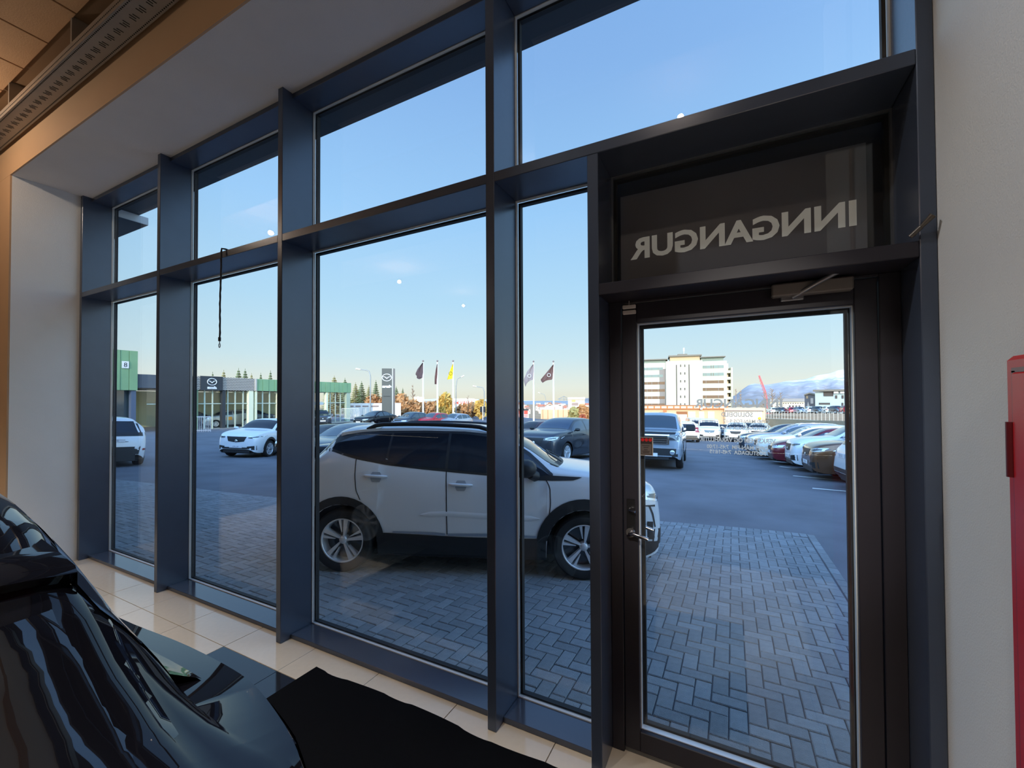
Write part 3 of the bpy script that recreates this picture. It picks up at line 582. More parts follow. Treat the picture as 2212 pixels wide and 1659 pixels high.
def car(name, label, kind, pt, x, y, heading, sx=1., sy=1., sz=1., fine=False, opt='', group=None, windows=None, M=None, spokes=5, T=None, clad=True, glass=None, style=0, cat='car', dz=0.):
    name = {'suv': 'crossover', 'hatch': 'hatchback', 'sedan': 'saloon', 'truck': 'off_roader', 'pickup': 'crossover', 'black_car': 'hatchback'}.get(name, name)
    T = T or scaled(TYPES[kind], sx, sy, sz); S = Shell(T, fine); glass = glass or CGLASS
    root = tag(empty(name, M=M if M is not None else ground_frame(x, y, heading, dz)), label, cat, group)
    S.mb.build('body', pt, root, sharp=.75)
    W, r, wb, nose, tail = T['W'], T['r'], T['wb'], T['nose'], T['tail']
    zs = T['low'][2][1]
    # dark underside and wheel wells
    MB().box((tail + .14, -(W - .26), zs - .03), (nose - .16, W - .26, T['r'] * 2 + .07)).box((-wb / 2 + S.R, -(W - .06), zs - .03), (wb / 2 - S.R, W - .06, zs + .16)).box((wb / 2 + S.R, -(W - .22), zs - .02), (nose - .14, W - .22, zs + .2)).box((tail + .12, -(W - .18), zs + .02), (-wb / 2 - S.R, W - .18, zs + .22)).build('underbody', BLACKP, root)
    # glass
    a, b = T['ws']; nc = 12 if fine else 7
    rows = []
    for i in range(9 if fine else 5):
        xx = a + (b - a) * i / (8 if fine else 4); wv = S.rf(xx) * .93; rows.append([S.topd(xx, wv * (2 * k / nc - 1), .004) for k in range(nc + 1)])
    MB().grid(rows).build('windscreen', glass, root)
    if 'pickup' not in opt:
        z0, z1 = T['rw']; rows = []
        for i in range(9 if fine else 5):
            zz = z0 + (z1 - z0) * i / (8 if fine else 4); t = i / (8 if fine else 4); wv = W * (.80 - .10 * t) if kind != 'sedan' else W * (.72 - .10 * t)
            rows.append([S.rear(wv * (2 * k / nc - 1), zz, .004) for k in range(nc + 1)])
        MB().grid(rows).build('rear_window', glass, root)
    x1, x0 = T['dlo']
    def dlo_top(xx): h = S.half(xx); return h[S.NL + S.NS - 1][1] - .035
    def dlo_bot(xx): return S.half(xx)[S.NL - 1][1] + .022
    if windows is None:
        span = x1 - x0; cuts = [(x1, x1 - span * .44), (x1 - span * .475, x1 - span * .80), (x1 - span * .83, x0)] if kind != 'van' else [(x1, x1 - .95), (x1 - 1.05, x0)]
        windows = []
        for (p, q) in cuts:
            n = 9; tp = []; bo = []
            for i in range(n):
                xx = p + (q - p) * i / (n - 1); zt_, zb_ = dlo_top(xx), dlo_bot(xx)
                if zt_ - zb_ < .03: zt_ = zb_ + .015
                tp.append((xx, zt_)); bo.append((xx, zb_))
            windows.append((tp, bo))
    for sg in (-1, 1):
        for tp, bo in windows: MB().grid(patch_rows(tp, bo, 13 if fine else 8, 5 if fine else 3, lambda X, Z: S.side(X, Z, sg, .004))).build('side_window', glass, root)
    # wheels
    ty, rim = wheel_meshes(r, .22, fine, spokes, style); k = 0; t0 = r0 = None
    for cx in (wb / 2, -wb / 2):
        for sg in (-1, 1):
            Mw = Matrix.Translation((cx, sg * (S.plan(cx) - .125), r)) @ (Matrix.Rotation(pi, 4, 'Z') if sg > 0 else Matrix())
            if t0 is None: t0 = ty.build('wheel', TYRE, root, M=Mw, sharp=.6); r0 = rim.build('rim', [ALLOY, LAMPD], t0)
            else: q = share(t0, root, M=Mw); share(r0, q)
    # lower cladding
    if clad:
        for sg in (-1, 1):
            m = MB(); tc_h = .26 if 'tallclad' in opt else .13; m.grid(patch_rows([(wb / 2 - S.R - .006, zs + tc_h), (-wb / 2 + S.R + .006, zs + tc_h)], [(wb / 2 - S.R - .006, zs + .005), (-wb / 2 + S.R + .006, zs + .005)], 12, 2, lambda X, Z: S.side(X, Z, sg, .008)))
            for cx in S.ax:
                n = 16 if fine else 9; arc = [(S.R * cos(pi * i / n), S.R * sin(pi * i / n)) for i in range(n + 1)]
                m.grid([[S.side(cx + q * (1 + .045 / S.R * j), min(r + w_ * (1 + (.09 if 'tallclad' in opt else .045) / S.R * j) + .003, 9), sg, .008) for q, w_ in arc] for j in (0, 1)])
            m.build('sill_cladding', BLACKP, root)
    # front
    zh = S.bl(nose - .16); zhd = min(zh + .02, S.top(nose - .05) - .03)
    mode = 'front' if True else ''
    hl = dict(n=8, off=.006)
    for sg in (-1, 1):
        if 'boxlamp' in opt: tp, bo = [(sg * .60 * W, zhd + .03), (sg * .97 * W, zhd + .02)], [(sg * .60 * W, zhd - .20), (sg * .97 * W, zhd - .20)]
        else: tp, bo = [(sg * .52 * W, zhd - .02), (sg * .75 * W, zhd + .03), (sg * .965 * W, zhd + .045)], [(sg * .52 * W, zhd - .07), (sg * .75 * W, zhd - .09), (sg * .955 * W, zhd - .03)]
        h_ = MB().grid(patch_rows(tp, bo, 8, 3, lambda Y, Z: S.front(Y, Z, .006))).build('headlight', LAMPC, root)
        if fine: MB().grid(patch_rows([(p[0] * .97, p[1] - .03) for p in tp], [(p[0] * .97, p[1] + .02) for p in bo], 6, 2, lambda Y, Z: S.front(Y, Z, .010))).build('lamp_inner', LAMPD, h_)
        tl_t, tl_b = (S.bl(tail + .15) + .02, S.bl(tail + .15) - .14)
        if 'talltail' in opt: tl_t += .25
        if 'notail' not in opt: MB().grid(patch_rows([(sg * .55 * W, tl_t), (sg * .96 * W, tl_t)], [(sg * .55 * W, tl_b + .03), (sg * .97 * W, tl_b)], 7, 3, lambda Y, Z: S.rear(Y, Z, .006))).build('tail_light', TAILR, root)
        if clad or 'intake' in opt:
            MB().grid(patch_rows([(sg * .50 * W, .50 * sz), (sg * .86 * W, .54 * sz)], [(sg * .54 * W, .36 * sz), (sg * .86 * W, .36 * sz)], 5, 2, lambda Y, Z: S.front(Y, Z, .006))).build('side_intake', BLACKP, root)
        if 'nomirror' in opt: continue
        # mirrors
        mx, mz = T['dlo'][0] - .10, S.half(T['dlo'][0] - .1)[S.NL - 1][1] + .09
        ml = MB(); ml.lathe([(0, -.10), (.06, -.085), (.085, 0), (.07, .07), (0, .10)], 10, M=Matrix.Translation((mx, sg * (W + .10), mz)) @ Matrix.Scale(.75, 4, (0, 0, 1)) @ Matrix.Rotation(radians(90), 4, 'X'))
        ml.tube([(mx, sg * (W - .04), mz - .05), (mx, sg * (W + .06), mz - .02)], .025, 6)
        ml.build('mirror', BLACKP if 'bmirror' in opt else pt, root)
    f_ = lambda Y, Z: S.front(Y, Z, .006)
    gzt, gzb = zhd - .01, zhd - .24 * sz
    if 'chromebars' in opt:
        gr = MB().grid(patch_rows([(-.58 * W, gzt + .03), (.58 * W, gzt + .03)], [(-.56 * W, gzb + .02), (.56 * W, gzb + .02)], 7, 2, f_)).build('grille', BLACKP, root)
        for k in range(5):
            z = gzt + .03 - (gzt + .01 - gzb) * k / 4
            MB().grid([[S.front(Yq * W, z + dzz, .02) for Yq in (-.58, -.3, 0, .3, .58)] for dzz in (.018, -.018)]).build('grille_bar', CHROME, gr)
    elif 'nogrille' not in opt:
        MB().grid(patch_rows([(-.45 * W, gzt), (0, gzt - .005), (.45 * W, gzt)], [(-.36 * W, gzb + .03), (0, gzb - .01), (.36 * W, gzb + .03)], 8, 3, f_)).build('grille', BLACKP if 'chromegrille' not in opt else LAMPD, root)
    MB().grid(patch_rows([(-.60 * W, (.46 if 'tallclad' in opt else .40) * sz), (.60 * W, (.46 if 'tallclad' in opt else .40) * sz)], [(-.62 * W, T['low'][0][1] + .012), (.62 * W, T['low'][0][1] + .012)], 8, 2, f_)).build('front_lower_grille', BLACKP, root)
    if clad: MB().grid(patch_rows([(-.95 * W, (.66 if 'tallclad' in opt else .54) * sz), (.95 * W, (.66 if 'tallclad' in opt else .54) * sz)], [(-.86 * W, T['low'][-1][1] + .012), (.86 * W, T['low'][-1][1] + .012)], 10, 3, lambda Y, Z: S.rear(Y, Z, .006))).build('rear_bumper_cladding', BLACKP, root)
    MB().box((nose - .30, -.60 * W, zs - .01), (nose - .035, .60 * W, T['low'][0][1] + .03), ch=.02).build('front_valance', BLACKP, root)
    if 'tallclad' in opt: MB().box((tail - .006, -.60 * W, zs - .02), (tail + .3, .60 * W, T['low'][-1][1] + .03), ch=.01).box((tail + .12, -.86 * W, zs), (tail + .5, .86 * W, .44 * sz), ch=.02).build('rear_valance', BLACKP, root)
    for fn, d, zz in ((S.front, 1, .49 * sz), (S.rear, -1, (.86 if kind != 'van' else .95) * sz * (1 if clad else .9))):
        p = fn(0, zz, .012)
        if p is None: continue
        Mp = fr(p, (0, d, 0), (-.15 * d if d < 0 else -.05, 0, 1)) if False else fr(p, (0, d, 0), (0, 0, 1))
        pt_ = None; q = MB().box((-.26, -.055, -.004), (.26, .055, .008), M=Mp, ch=.003).build('number_plate', PLATE, root)
        if fine: pt_ = text_mesh('plate_text', 'JR 5 0' if d < 0 else 'LM 2 8', .085, PLATET, q, Mp @ Matrix.Translation((0, -.03, .0085)), extrude=0)
        if pt_: pt_['kind'] = 'stuff'
        if fine or 'emblem' in opt:
            e_ = fn(0, zz + (.26 if d < 0 else .22) * sz, .012)
            if e_: MB().lathe([(.0, .012), (.05, .010), (.06, 0)], 14, M=fr(e_, (0, d, 0), (0, 0, 1))).build('emblem', CHROME, root)
    # door seams and handles
    if fine and 'plain' not in opt:
        for sg in (-1, 1):
            zl = zs + .14
            for xx in (x1 + .02, x1 - (x1 - x0) * .46):
                zz1 = S.half(xx)[S.NL - 1][1]; sm_ = MB(); sm_.grid([[S.side(xx + dx, zl + (zz1 - zl) * i / 8, sg, .0025) for i in range(9)] for dx in (-.004, .004)]); sm_.build('door_seam', RUB, root)
            for xx in (x1 - (x1 - x0) * .36, x1 - (x1 - x0) * .74):
                zz = S.half(xx)[S.NL - 1][1] - .13; p = S.side(xx, zz, sg, .02)
                if p: MB().box((-.10, -.012, -.016), (.10, .012, .016), ch=.008, M=Matrix.Translation(p)).build('door_handle', pt, root)
    if 'rails' in opt:
        for sg in (-1, 1):
            xa, xb = T['ws'][1] - .12, T['dlo'][1] + .3; pts = []
            for i in range(13):
                xx = xa + (xb - xa) * i / 12; p = S.topd(xx, sg * S.rf(xx) * .93, 0); pts.append((p[0], p[1], p[2] + .05 * min(1, 3 * sin(pi * i / 12))))
            MB().tube(pts, .018, 6).build('roof_rail', BLACKP if 'blackrails' in opt else CHROME, root)
    return root, S, T
# ================================================================== the yard
def onx(u, v, x):
    d = ray(u, v); return CAM + d * ((x - CAM.x) / d.x)
ASPH = mat('asphalt', L(110, 112, 118), rough=.85, spec=.16, noise=.38, nscale=.9, bump=.5, bscale=90)
rows = []
for j in range(34):
    y = 0 + 60 * (j / 33) ** 1.3
    rows.append([(x, y, gz(x, y)) for x in [-90 + 3. * i for i in range(48)]])
yard = MB(); yard.grid(list(reversed(rows)), sm=True); yo = yard.build('yard_ground', ASPH); yo['kind'] = 'structure'
# paving: herringbone stones, the largest 300 one by one
PV = mat('paving_stone', L(140, 146, 150), rough=.75, spec=.3, noise=.20, nscale=28, bump=.7, bscale=150)
t = PV.node_tree; b_ = t.nodes['Principled BSDF']
oi = t.nodes.new('ShaderNodeObjectInfo'); ge = t.nodes.new('ShaderNodeNewGeometry'); ad = t.nodes.new('ShaderNodeMath'); ad.operation = 'ADD'; frc = t.nodes.new('ShaderNodeMath'); frc.operation = 'FRACT'
mr = t.nodes.new('ShaderNodeMapRange'); mr.inputs[3].default_value = .80; mr.inputs[4].default_value = 1.08; mx = t.nodes.new('ShaderNodeMix'); mx.data_type = 'RGBA'; mx.blend_type = 'MULTIPLY'; mx.inputs[0].default_value = 1
t.links.new(oi.outputs['Random'], ad.inputs[0]); t.links.new(ge.outputs['Random Per Island'], ad.inputs[1]); t.links.new(ad.outputs[0], frc.inputs[0]); t.links.new(frc.outputs[0], mr.inputs[0])
src = b_.inputs['Base Color'].links[0].from_socket; t.links.new(src, mx.inputs[6]); t.links.new(mr.outputs[0], mx.inputs[7]); t.links.new(mx.outputs[2], b_.inputs['Base Color'])
kerb = [gnd(u, v) for u, v in ((247, 1036), (332, 1045), (592, 1075), (1440, 1128), (1767, 1158))]
kx = [-30.] + [p.x for p in kerb] + [2.]; ky = [kerb[0].y - 1.9] + [p.y for p in kerb] + [kerb[-1].y]
kerb_y = hermite(list(zip(kx, ky))); XEDGE = 1.31
pav = empty('paving'); pav['kind'] = 'structure'
def stone_mesh(hx, hy): return MB().add([(-hx, -hy, -.03), (hx, -hy, -.03), (hx, hy, -.03), (-hx, hy, -.03), (-hx, -hy, .008), (hx, -hy, .008), (hx, hy, .008), (-hx, hy, .008), (-hx + .005, -hy + .005, .013), (hx - .005, -hy + .005, .013), (hx - .005, hy - .005, .013), (-hx + .005, hy - .005, .013)],
    [(0, 1, 5, 4), (1, 2, 6, 5), (2, 3, 7, 6), (3, 0, 4, 7), (4, 5, 9, 8), (5, 6, 10, 9), (6, 7, 11, 10), (7, 4, 8, 11), (8, 9, 10, 11)])
stones = []; a = .1; g = .0032; cov = set()
for i in range(-145, 16):
    for j in range(0, 54):
        k = (i - j) % 4
        if k == 0: c = ((i + 1) * a, (j + .5) * a, 0)
        elif k == 2: c = ((i + .5) * a, j * a, 1)
        else: continue
        x, y = c[0], c[1] + .06
        if y < .16 or x > XEDGE - .15 or y > kerb_y(x) - .17 or x < -14.2: continue
        stones.append((x, y, c[2])); cov.add((i, j)); cov.add((i + 1, j) if k == 0 else (i, j - 1))
for i in range(-145, 16):
    for j in range(0, 54):
        x, y = (i + .5) * a, (j + .5) * a + .06
        if (i, j) in cov or y < .10 or x > XEDGE - .14 or y > kerb_y(x) - .235 or x < -14.2: continue
        stones.append((x, y, 2))
y = .1
while y < kerb_y(XEDGE): stones.append((XEDGE - .05 + .0, y, 1)); y += .2
x = XEDGE - .1
while x > -14.2: stones.append((x - .05, kerb_y(x - .05) - .105, 1)); x -= .1
def vis(x, y):
    d = RM.transposed() @ (Vector((x, y, 0)) - CAM)
    if d.y < .1: return 0
    u, v = 1106 + U0 + FPX * d.x / d.y, 829.5 + V0 - FPX * d.z / d.y
    if u < 676 or u > 1838 or v > 1655 or 1050 < u < 1118 or 1272 < u < 1384: return 0
    return 1 / d.y ** 2
order = sorted(stones, key=lambda s: -vis(s[0], s[1])); smesh = [None, None, None]; rest = MB()
for n, (x, y, vert) in enumerate(order):
    hx, hy = ((a - g, a / 2 - g), (a / 2 - g, a - g), (a / 2 - g, a / 2 - g))[vert]
    R = Matrix.Translation((x, y, gz(x, y) + rnd.uniform(-.0018, .0018))) @ Matrix.Rotation(rnd.uniform(-.012, .012), 4, 'Z') @ Matrix.Rotation(-.035 + rnd.uniform(-.012, .012), 4, 'X')
    if n < 300:
        if smesh[vert] is None: smesh[vert] = stone_mesh(hx, hy).build('paving_stone', PV, pav, M=R)
        else: share(smesh[vert], pav, M=R)
    else:
        sm = stone_mesh(hx, hy); rest.add(sm.v, sm.f, M=R)
ro_ = rest.build('paving_stones', PV, pav); ro_['kind'] = 'stuff'
# white bay lines
LINE = mat('line_paint', L(232, 232, 226), rough=.6, noise=.12, nscale=14)
for k, (p, q) in enumerate((((1755, 1055), (1900, 1068)), ((1713, 1028), (1838, 1040)), ((1684, 1008), (1790, 1021)), ((1650, 993), (1720, 1003)), ((1610, 968), (1680, 976)))):
    A, B = gnd(*p), gnd(*q); B = A + (B - A).normalized() * 4.6; n = (B - A).cross(Vector((0, 0, 1))).normalized() * .05
    m = MB(); m.grid([[(A + (B - A) * s + n * w)[:2] + (gz(*(A + (B - A) * s)[:2]) + .006,) for s in (0, .25, .5, .75, 1)] for w in (-1, 1)]); o = m.build('parking_line', LINE); o['kind'] = 'structure'

# ================================================================== cars in place
WH = paint('white', L(214, 226, 240)); CREAM = paint('cream', L(226, 220, 208)); BLK = mat('paint_black', (.004, .004, .006), rough=.03, spec=.55); GREY = paint('grey', (.055, .062, .075), .6)
SLV = paint('silver', (.42, .45, .50), .6); DRED = paint('dark_red', (.16, .006, .014), .3); REDP = paint('red', (.45, .01, .02), .2); BRN = paint('bronze', (.17, .075, .03), .55); BLU = paint('slate', (.035, .05, .075), .5)
# --- the white crossover parked at the window
A, B = gnd(735, 1240), gnd(1262, 1258); hd = atan2(B.y - A.y, B.x - A.x); mid = (A + B) / 2; lf_ = Vector((-sin(hd), cos(hd), 0))
c0 = mid + lf_ * .865
T0 = scaled(TYPES['crossover'], (B - A).length / 2.62, 1, 1.015)
w_front = ([(.955, 1.10), (.69, 1.32), (.36, 1.485), (.0, 1.525), (-.165, 1.528)], [(.955, 1.085), (.60, 1.098), (.29, 1.11), (.0, 1.13), (-.165, 1.148)])
w_rear = ([(-.195, 1.53), (-.45, 1.532), (-.84, 1.522)], [(-.195, 1.151), (-.45, 1.165), (-.84, 1.205)])
w_q = ([(-.865, 1.52), (-1.1, 1.505), (-1.32, 1.48), (-1.50, 1.40)], [(-.865, 1.21), (-1.1, 1.248), (-1.32, 1.298), (-1.52, 1.345)])
GL0 = mat('car_glass_tinted', (.016, .020, .030), rough=.03, spec=.5)
mc, S0, T0 = car('crossover', 'large white crossover parked on the grey paving right outside the window', 'crossover', WH, c0.x, c0.y, math.degrees(hd), fine=True, T=T0, windows=[w_front, w_rear, w_q], opt='nomirror intake plain', style=1, glass=GL0, clad=False, dz=.012)
CUPM = mat('cup_shade', L(170, 174, 180), rough=.35)  # cup is a flat patch, its recess shade put into the colour
rt = lambda X, Z: S0.side(X, Z, -1, .006)
for sg in (-1, 1):
    q = lambda off: (lambda X, Z: S0.side(X, Z, sg, off))
    MB().grid(patch_rows([(.99, 1.115), (.72, 1.345), (.37, 1.52), (.0, 1.553), (-.45, 1.558), (-1.1, 1.545), (-1.36, 1.535), (-1.48, 1.515), (-1.56, 1.425), (-1.67, 1.315)], [(.99, 1.06), (.6, 1.072), (.29, 1.085), (0, 1.105), (-.45, 1.14), (-.85, 1.18), (-1.2, 1.24), (-1.50, 1.315), (-1.67, 1.31)], 44, 8, q(.002))).build('window_surround', BLACKP, mc)
    MB().grid(patch_rows([(.76, 1.075), (.92, 1.10), (1.30, 1.085)], [(.76, 1.045), (1.0, 1.045), (1.215, 1.052), (1.30, 1.082)], 12, 2, q(.005))).build('fender_trim', BLACKP, mc)
    # lower cladding with wide arches
    m = MB(); e_ = T0['wb'] / 2 - S0.R - .005; m.grid(patch_rows([(e_, .43), (.0, .43), (-e_, .455)], [(e_, .2275), (0, .2275), (-e_, .2275)], 18, 3, q(.01)))
    for cx, w_ in ((T0['wb'] / 2, .115), (-T0['wb'] / 2, .085)):
        n = 24; m.grid([[S0.side(cx + S0.R * (1 + w_ / S0.R * j) * cos(pi * i / n * 1.2 - .31), T0['r'] + S0.R * (1 + w_ / S0.R * j) * sin(pi * i / n * 1.2 - .31) + .003, sg, .010) for i in range(n + 1)] for j in (0, .5, 1)])
    m.grid(patch_rows([(1.80, .50), (1.95, .43), (2.08, .41), (2.15, .40)], [(1.74, .24), (1.95, .25), (2.08, .28), (2.15, .33)], 8, 2, q(.008)))
    m.grid(patch_rows([(-1.75, .56), (-1.9, .60), (-2.05, .60)], [(-1.75, .24), (-1.9, .26), (-2.05, .34)], 6, 2, q(.008)))
    m.build('sill_cladding', BLACKP, mc)
    MB().grid(patch_rows([(1.72, 1.035), (1.90, 1.025), (2.07, .985)], [(1.80, .955), (1.92, .885), (2.07, .90)], 8, 3, q(.006))).build('headlight_side', LAMPC, mc)
    MB().grid(patch_rows([(1.96, .80), (2.10, .795)], [(1.96, .79), (2.10, .775)], 5, 1, q(.005))).grid(patch_rows([(2.02, .79), (2.06, .70), (2.09, .56)], [(2.04, .79), (2.078, .70), (2.105, .56)], 6, 1, q(.005))).build('bumper_slit', BLACKP, mc)
    MB().grid(patch_rows([(2.00, .63), (2.07, .62)], [(2.01, .44), (2.07, .43)], 5, 4, q(.006))).build('fog_grille', BLACKP, mc)
    MB().grid(patch_rows([(-1.80, 1.06), (-2.0, 1.05)], [(-1.84, .94), (-2.02, .93)], 5, 2, q(.006))).build('tail_light_side', LAMPD, mc)
    for name, pl_ in (('door_seam', [(-1.192, 1.25), (-1.192, 1.06), (-1.17, .90), (-1.12, .80)]), ('door_seam', [(-.178, 1.13), (-.165, .9), (-.15, .45)]), ('door_seam', [(.92, 1.045), (.957, .98), (.965, .80), (.925, .44)])):
        m = MB(); pp = resample([(p[0], p[1], 0) for p in pl_], 14); m.grid([[S0.side(p.x + dx, p.y, sg, .003) for p in pp] for dx in (-.005, .005)]); m.build(name, RUB, mc)
    for hx_, hz_ in ((-.955, 1.05), (-.01, .975)):
        p = S0.side(hx_, hz_ + .012, sg, .022)
        hb = MB(); hb.tube([(p[0] - .13, p[1] - sg * .016, p[2] + .004), (p[0] - .09, p[1], p[2]), (p[0] + .09, p[1], p[2] - .004), (p[0] + .13, p[1] - sg * .016, p[2] - .004)], [.008, .017, .017, .008], 10)
        hb.build('door_handle', WH, mc)
        MB().grid(patch_rows([(hx_ - .06, hz_ + .02), (hx_ - .045, hz_ + .055), (hx_ + .045, hz_ + .055), (hx_ + .06, hz_ + .02)], [(hx_ - .06, hz_ - .02), (hx_ - .045, hz_ - .055), (hx_ + .045, hz_ - .055), (hx_ + .06, hz_ - .02)], 9, 4, q(.002))).build('handle_cup', CUPM, mc)
    MB().grid(patch_rows([(-.75, .475), (-.3, .475), (-.17, .465)], [(-.75, .455), (-.3, .445), (-.17, .44)], 6, 1, q(.009))).grid(patch_rows([(-.14, .465), (.3, .475), (.9, .46)], [(-.14, .44), (.3, .445), (.9, .44)], 6, 1, q(.009))).build('sill_trim', SLV, mc)
    m = MB(); pts = []
    for i in range(17):
        xx = .34 - 1.52 * i / 16; p = S0.topd(xx, sg * S0.rf(xx) * .97, 0); pts.append((p[0], p[1], p[2] + .055 * min(1, 4 * sin(pi * i / 16))))
    m.tube(pts, .025, 8).build('roof_rail', BLACKP, mc)
    cr_ = MB(); cp = resample([(-.45, .655, 0), (-.15, .672, 0), (.3, .655, 0), (.85, .64, 0)], 14); cr_.grid([[S0.side(p.x, p.y + dz * (1 if 0 < i < 13 else .2), sg, of) for i, p in enumerate(cp)] for dz, of in ((.03, .001), (.004, .009), (-.03, .001))]); cr_.build('door_crease', WH, mc)
    # big black mirror
    mm = MB(); mm.lathe([(0, -.125), (.08, -.11), (.115, -.02), (.10, .07), (.05, .11), (0, .115)], 14, M=Matrix.Translation((.70, sg * 1.0, 1.19)) @ Matrix.Scale(.85, 4, (0, 0, 1)) @ Matrix.Rotation(radians(90), 4, 'X'))
    mm.tube([(.80, sg * .84, 1.09), (.74, sg * .92, 1.12)], [.06, .05], 8).build('door_mirror', BLACKP, mc)
sp_ = MB(); sp_rows = []
for xx, dz in ((-1.02, .006), (-1.25, .004), (-1.47, -.012), (-1.485, -.03)):
    r_ = []
    for k in range(13):
        yy = .60 * (k / 6 - 1); r_.append((xx, yy, (S0.top(-1.02) + (xx + 1.02) * .09) - .055 * (yy / .6) ** 2 + dz))
    sp_rows.append(r_)
sp_.grid(sp_rows); sp_.grid([[(p[0] if j == 0 else -1.30, p[1], p[2] - (.0 if j == 0 else .06)) for p in sp_rows[-1]] for j in (0, 1)])
for e in (0, -1): sp_.grid([[r_[e] for r_ in sp_rows], [(r_[e][0], r_[e][1], r_[e][2] - .055) for r_ in sp_rows]])
sp_.build('roof_spoiler', WH, mc)
# cowl and wipers
MB().grid([[S0.topd(x_ - .10 * abs(y_ / .7) ** 2, y_, .004) for y_ in [-.7 + 1.4 * k / 10 for k in range(11)]] for x_ in (1.06, 1.15)]).build('cowl_panel', BLACKP, mc)
MB().tube([S0.topd(1.10, -.42, .02), S0.topd(.98, -.15, .02), S0.topd(.94, .3, .02)], .008, 6).tube([S0.topd(1.10, .1, .02), S0.topd(.97, .35, .02), S0.topd(.95, .6, .02)], .008, 6).build('wiper', BLACKP, mc)
del mc['category']; mc['category'] = 'car'

# --- the black car inside
TB_ = scaled(TYPES['hatch'], 1.02, 1.02, 1.0)
TB_.update(top=[(2.12, .58), (2.10, .70), (2.02, .80), (1.8, .88), (1.4, .965), (1.1, 1.02), (.7, 1.28), (.35, 1.46), (0, 1.59), (-.4, 1.60), (-.9, 1.55), (-1.2, 1.475), (-1.29, 1.42), (-1.42, 1.23), (-1.64, .985), (-1.78, .91), (-1.93, .83), (-1.985, .70), (-2.0, .55)], shelf=[(.9, .0), (.6, .05), (0, .07), (-.6, .09), (-1.1, .15), (-1.4, .17), (-1.6, .12), (-1.75, .02), (-1.9, 0)],
    belt=[(2.12, .54), (2.02, .72), (1.7, .83), (1.2, .91), (.7, .94), (0, .955), (-.5, .965), (-1.0, .95), (-1.35, .93), (-1.7, .86), (-1.9, .76), (-2.0, .50)],
    plan=[(2.12, .46), (2.08, .64), (1.94, .76), (1.6, .85), (1, .88), (0, .88), (-.6, .89), (-1.05, .93), (-1.35, .94), (-1.6, .91), (-1.82, .84), (-1.95, .74), (-2.0, .60)],
    roofw=[(2.12, .42), (1.9, .64), (1.5, .72), (1.05, .72), (.7, .66), (.35, .57), (-.4, .53), (-.9, .51), (-1.2, .475), (-1.35, .51), (-1.6, .60), (-1.75, .62), (-2.0, .50)], tail=-2.0, nose=2.12, rw=(.99, 1.34), dlo=(.95, -1.30))
BCX, BCY = -2.60, -2.37
kc, SK, TK = car('black_car', 'glossy black hatchback standing indoors on the tiles at the lower left, seen from behind', 'hatch', BLK, 0, 0, 0, fine=True, T=TB_, clad=False, opt='nogrille nomirror plain notail', M=fr((BCX, BCY, .003), (-1, .0, 0), (0, -1, 0)), glass=mat('black_glass', (.004, .004, .006), rough=.01, spec=.8, coat=.5))
s_rows = []
for xx, dz in ((-1.0, .0), (-1.2, .0), (-1.33, -.004), (-1.345, -.018)):
    s_rows.append([(xx + .05 * (yy / .48) ** 2, yy, 1.515 + (xx + 1.0) * .13 - .045 * (yy / .48) ** 2 + dz) for yy in [.48 * (k / 8 - 1) for k in range(17)]])
spm = MB(); spm.grid(s_rows); spm.grid([[p if j == 0 else (-1.25, p[1] * .98, p[2] - .055) for p in s_rows[-1]] for j in (0, 1)])
for e in (0, -1): spm.grid([[r_[e] for r_ in s_rows], [(r_[e][0], r_[e][1], r_[e][2] - .06) for r_ in s_rows]])
spm.build('roof_spoiler', BLK, kc)
for sg in (-1, 1):
    for pl_ in ([(-1.34, .915), (-1.40, .87), (-1.47, .81), (-1.54, .70), (-1.57, .55)], [(-1.0, .93), (-1.02, .7), (-.98, .4)]):
        pp = resample([(p[0], p[1], 0) for p in pl_], 14); m = MB(); m.grid([[SK.side(p.x + dx, p.y, sg, .002) for p in pp] for dx in (-.004, .004)]); m.build('panel_seam', RUB, kc)
    MB().grid(patch_rows([(-1.42, .87), (-1.6, .84), (-1.8, .80), (-1.93, .74)], [(-1.56, .67), (-1.65, .66), (-1.82, .65), (-1.95, .62)], 8, 3, lambda X, Z: SK.side(X, Z, sg, .003))).build('tail_light_side', mat('smoked_lens', (.012, .006, .008), rough=.03, coat=1.), kc)

# --- other cars of the yard
def face(u, v, D, turn, back=False):
    """base point at depth D below pixel column u and a heading turned from facing the viewer"""
    P = atd(u, v, D); a_ = math.degrees(atan2(CAM.y - P.y, CAM.x - P.x)); return P, a_ + turn + (180 if back else 0)
def ahead(P, h, d): return P.x + d * cos(radians(h)), P.y + d * sin(radians(h))
P, h = face(243, 1000, 13.3, 9, True); x, y = ahead(P, h, 2.15)
rw_, SW, TW = car('crossover', 'white crossover seen from behind through the leftmost narrow pane', 'crossover', WH, x, y, h, opt='emblem notail tallclad', sz=1.0, fine=True)
MB().grid(patch_rows([(-.80, 1.11), (.80, 1.11)], [(-.83, 1.0), (.83, 1.0)], 15, 3, lambda Y, Z: SW.rear(Y, Z, .012))).build('tailgate_band', BLACKP, rw_)
MB().grid(patch_rows([(-.34, .83), (.34, .83)], [(-.34, .815), (.34, .815)], 9, 1, lambda Y, Z: SW.rear(Y, Z, .009))).build('tailgate_recess', BLACKP, rw_)
for sg in (-1, 1): MB().grid(patch_rows([(sg * .70, .60), (sg * .82, .60)], [(sg * .70, .54), (sg * .81, .54)], 4, 1, lambda Y, Z: SW.rear(Y, Z, .012))).build('rear_reflector', TAILR, rw_)
P, h = face(512, 950, 17.4, -34); x, y = ahead(P, h, -2.1)
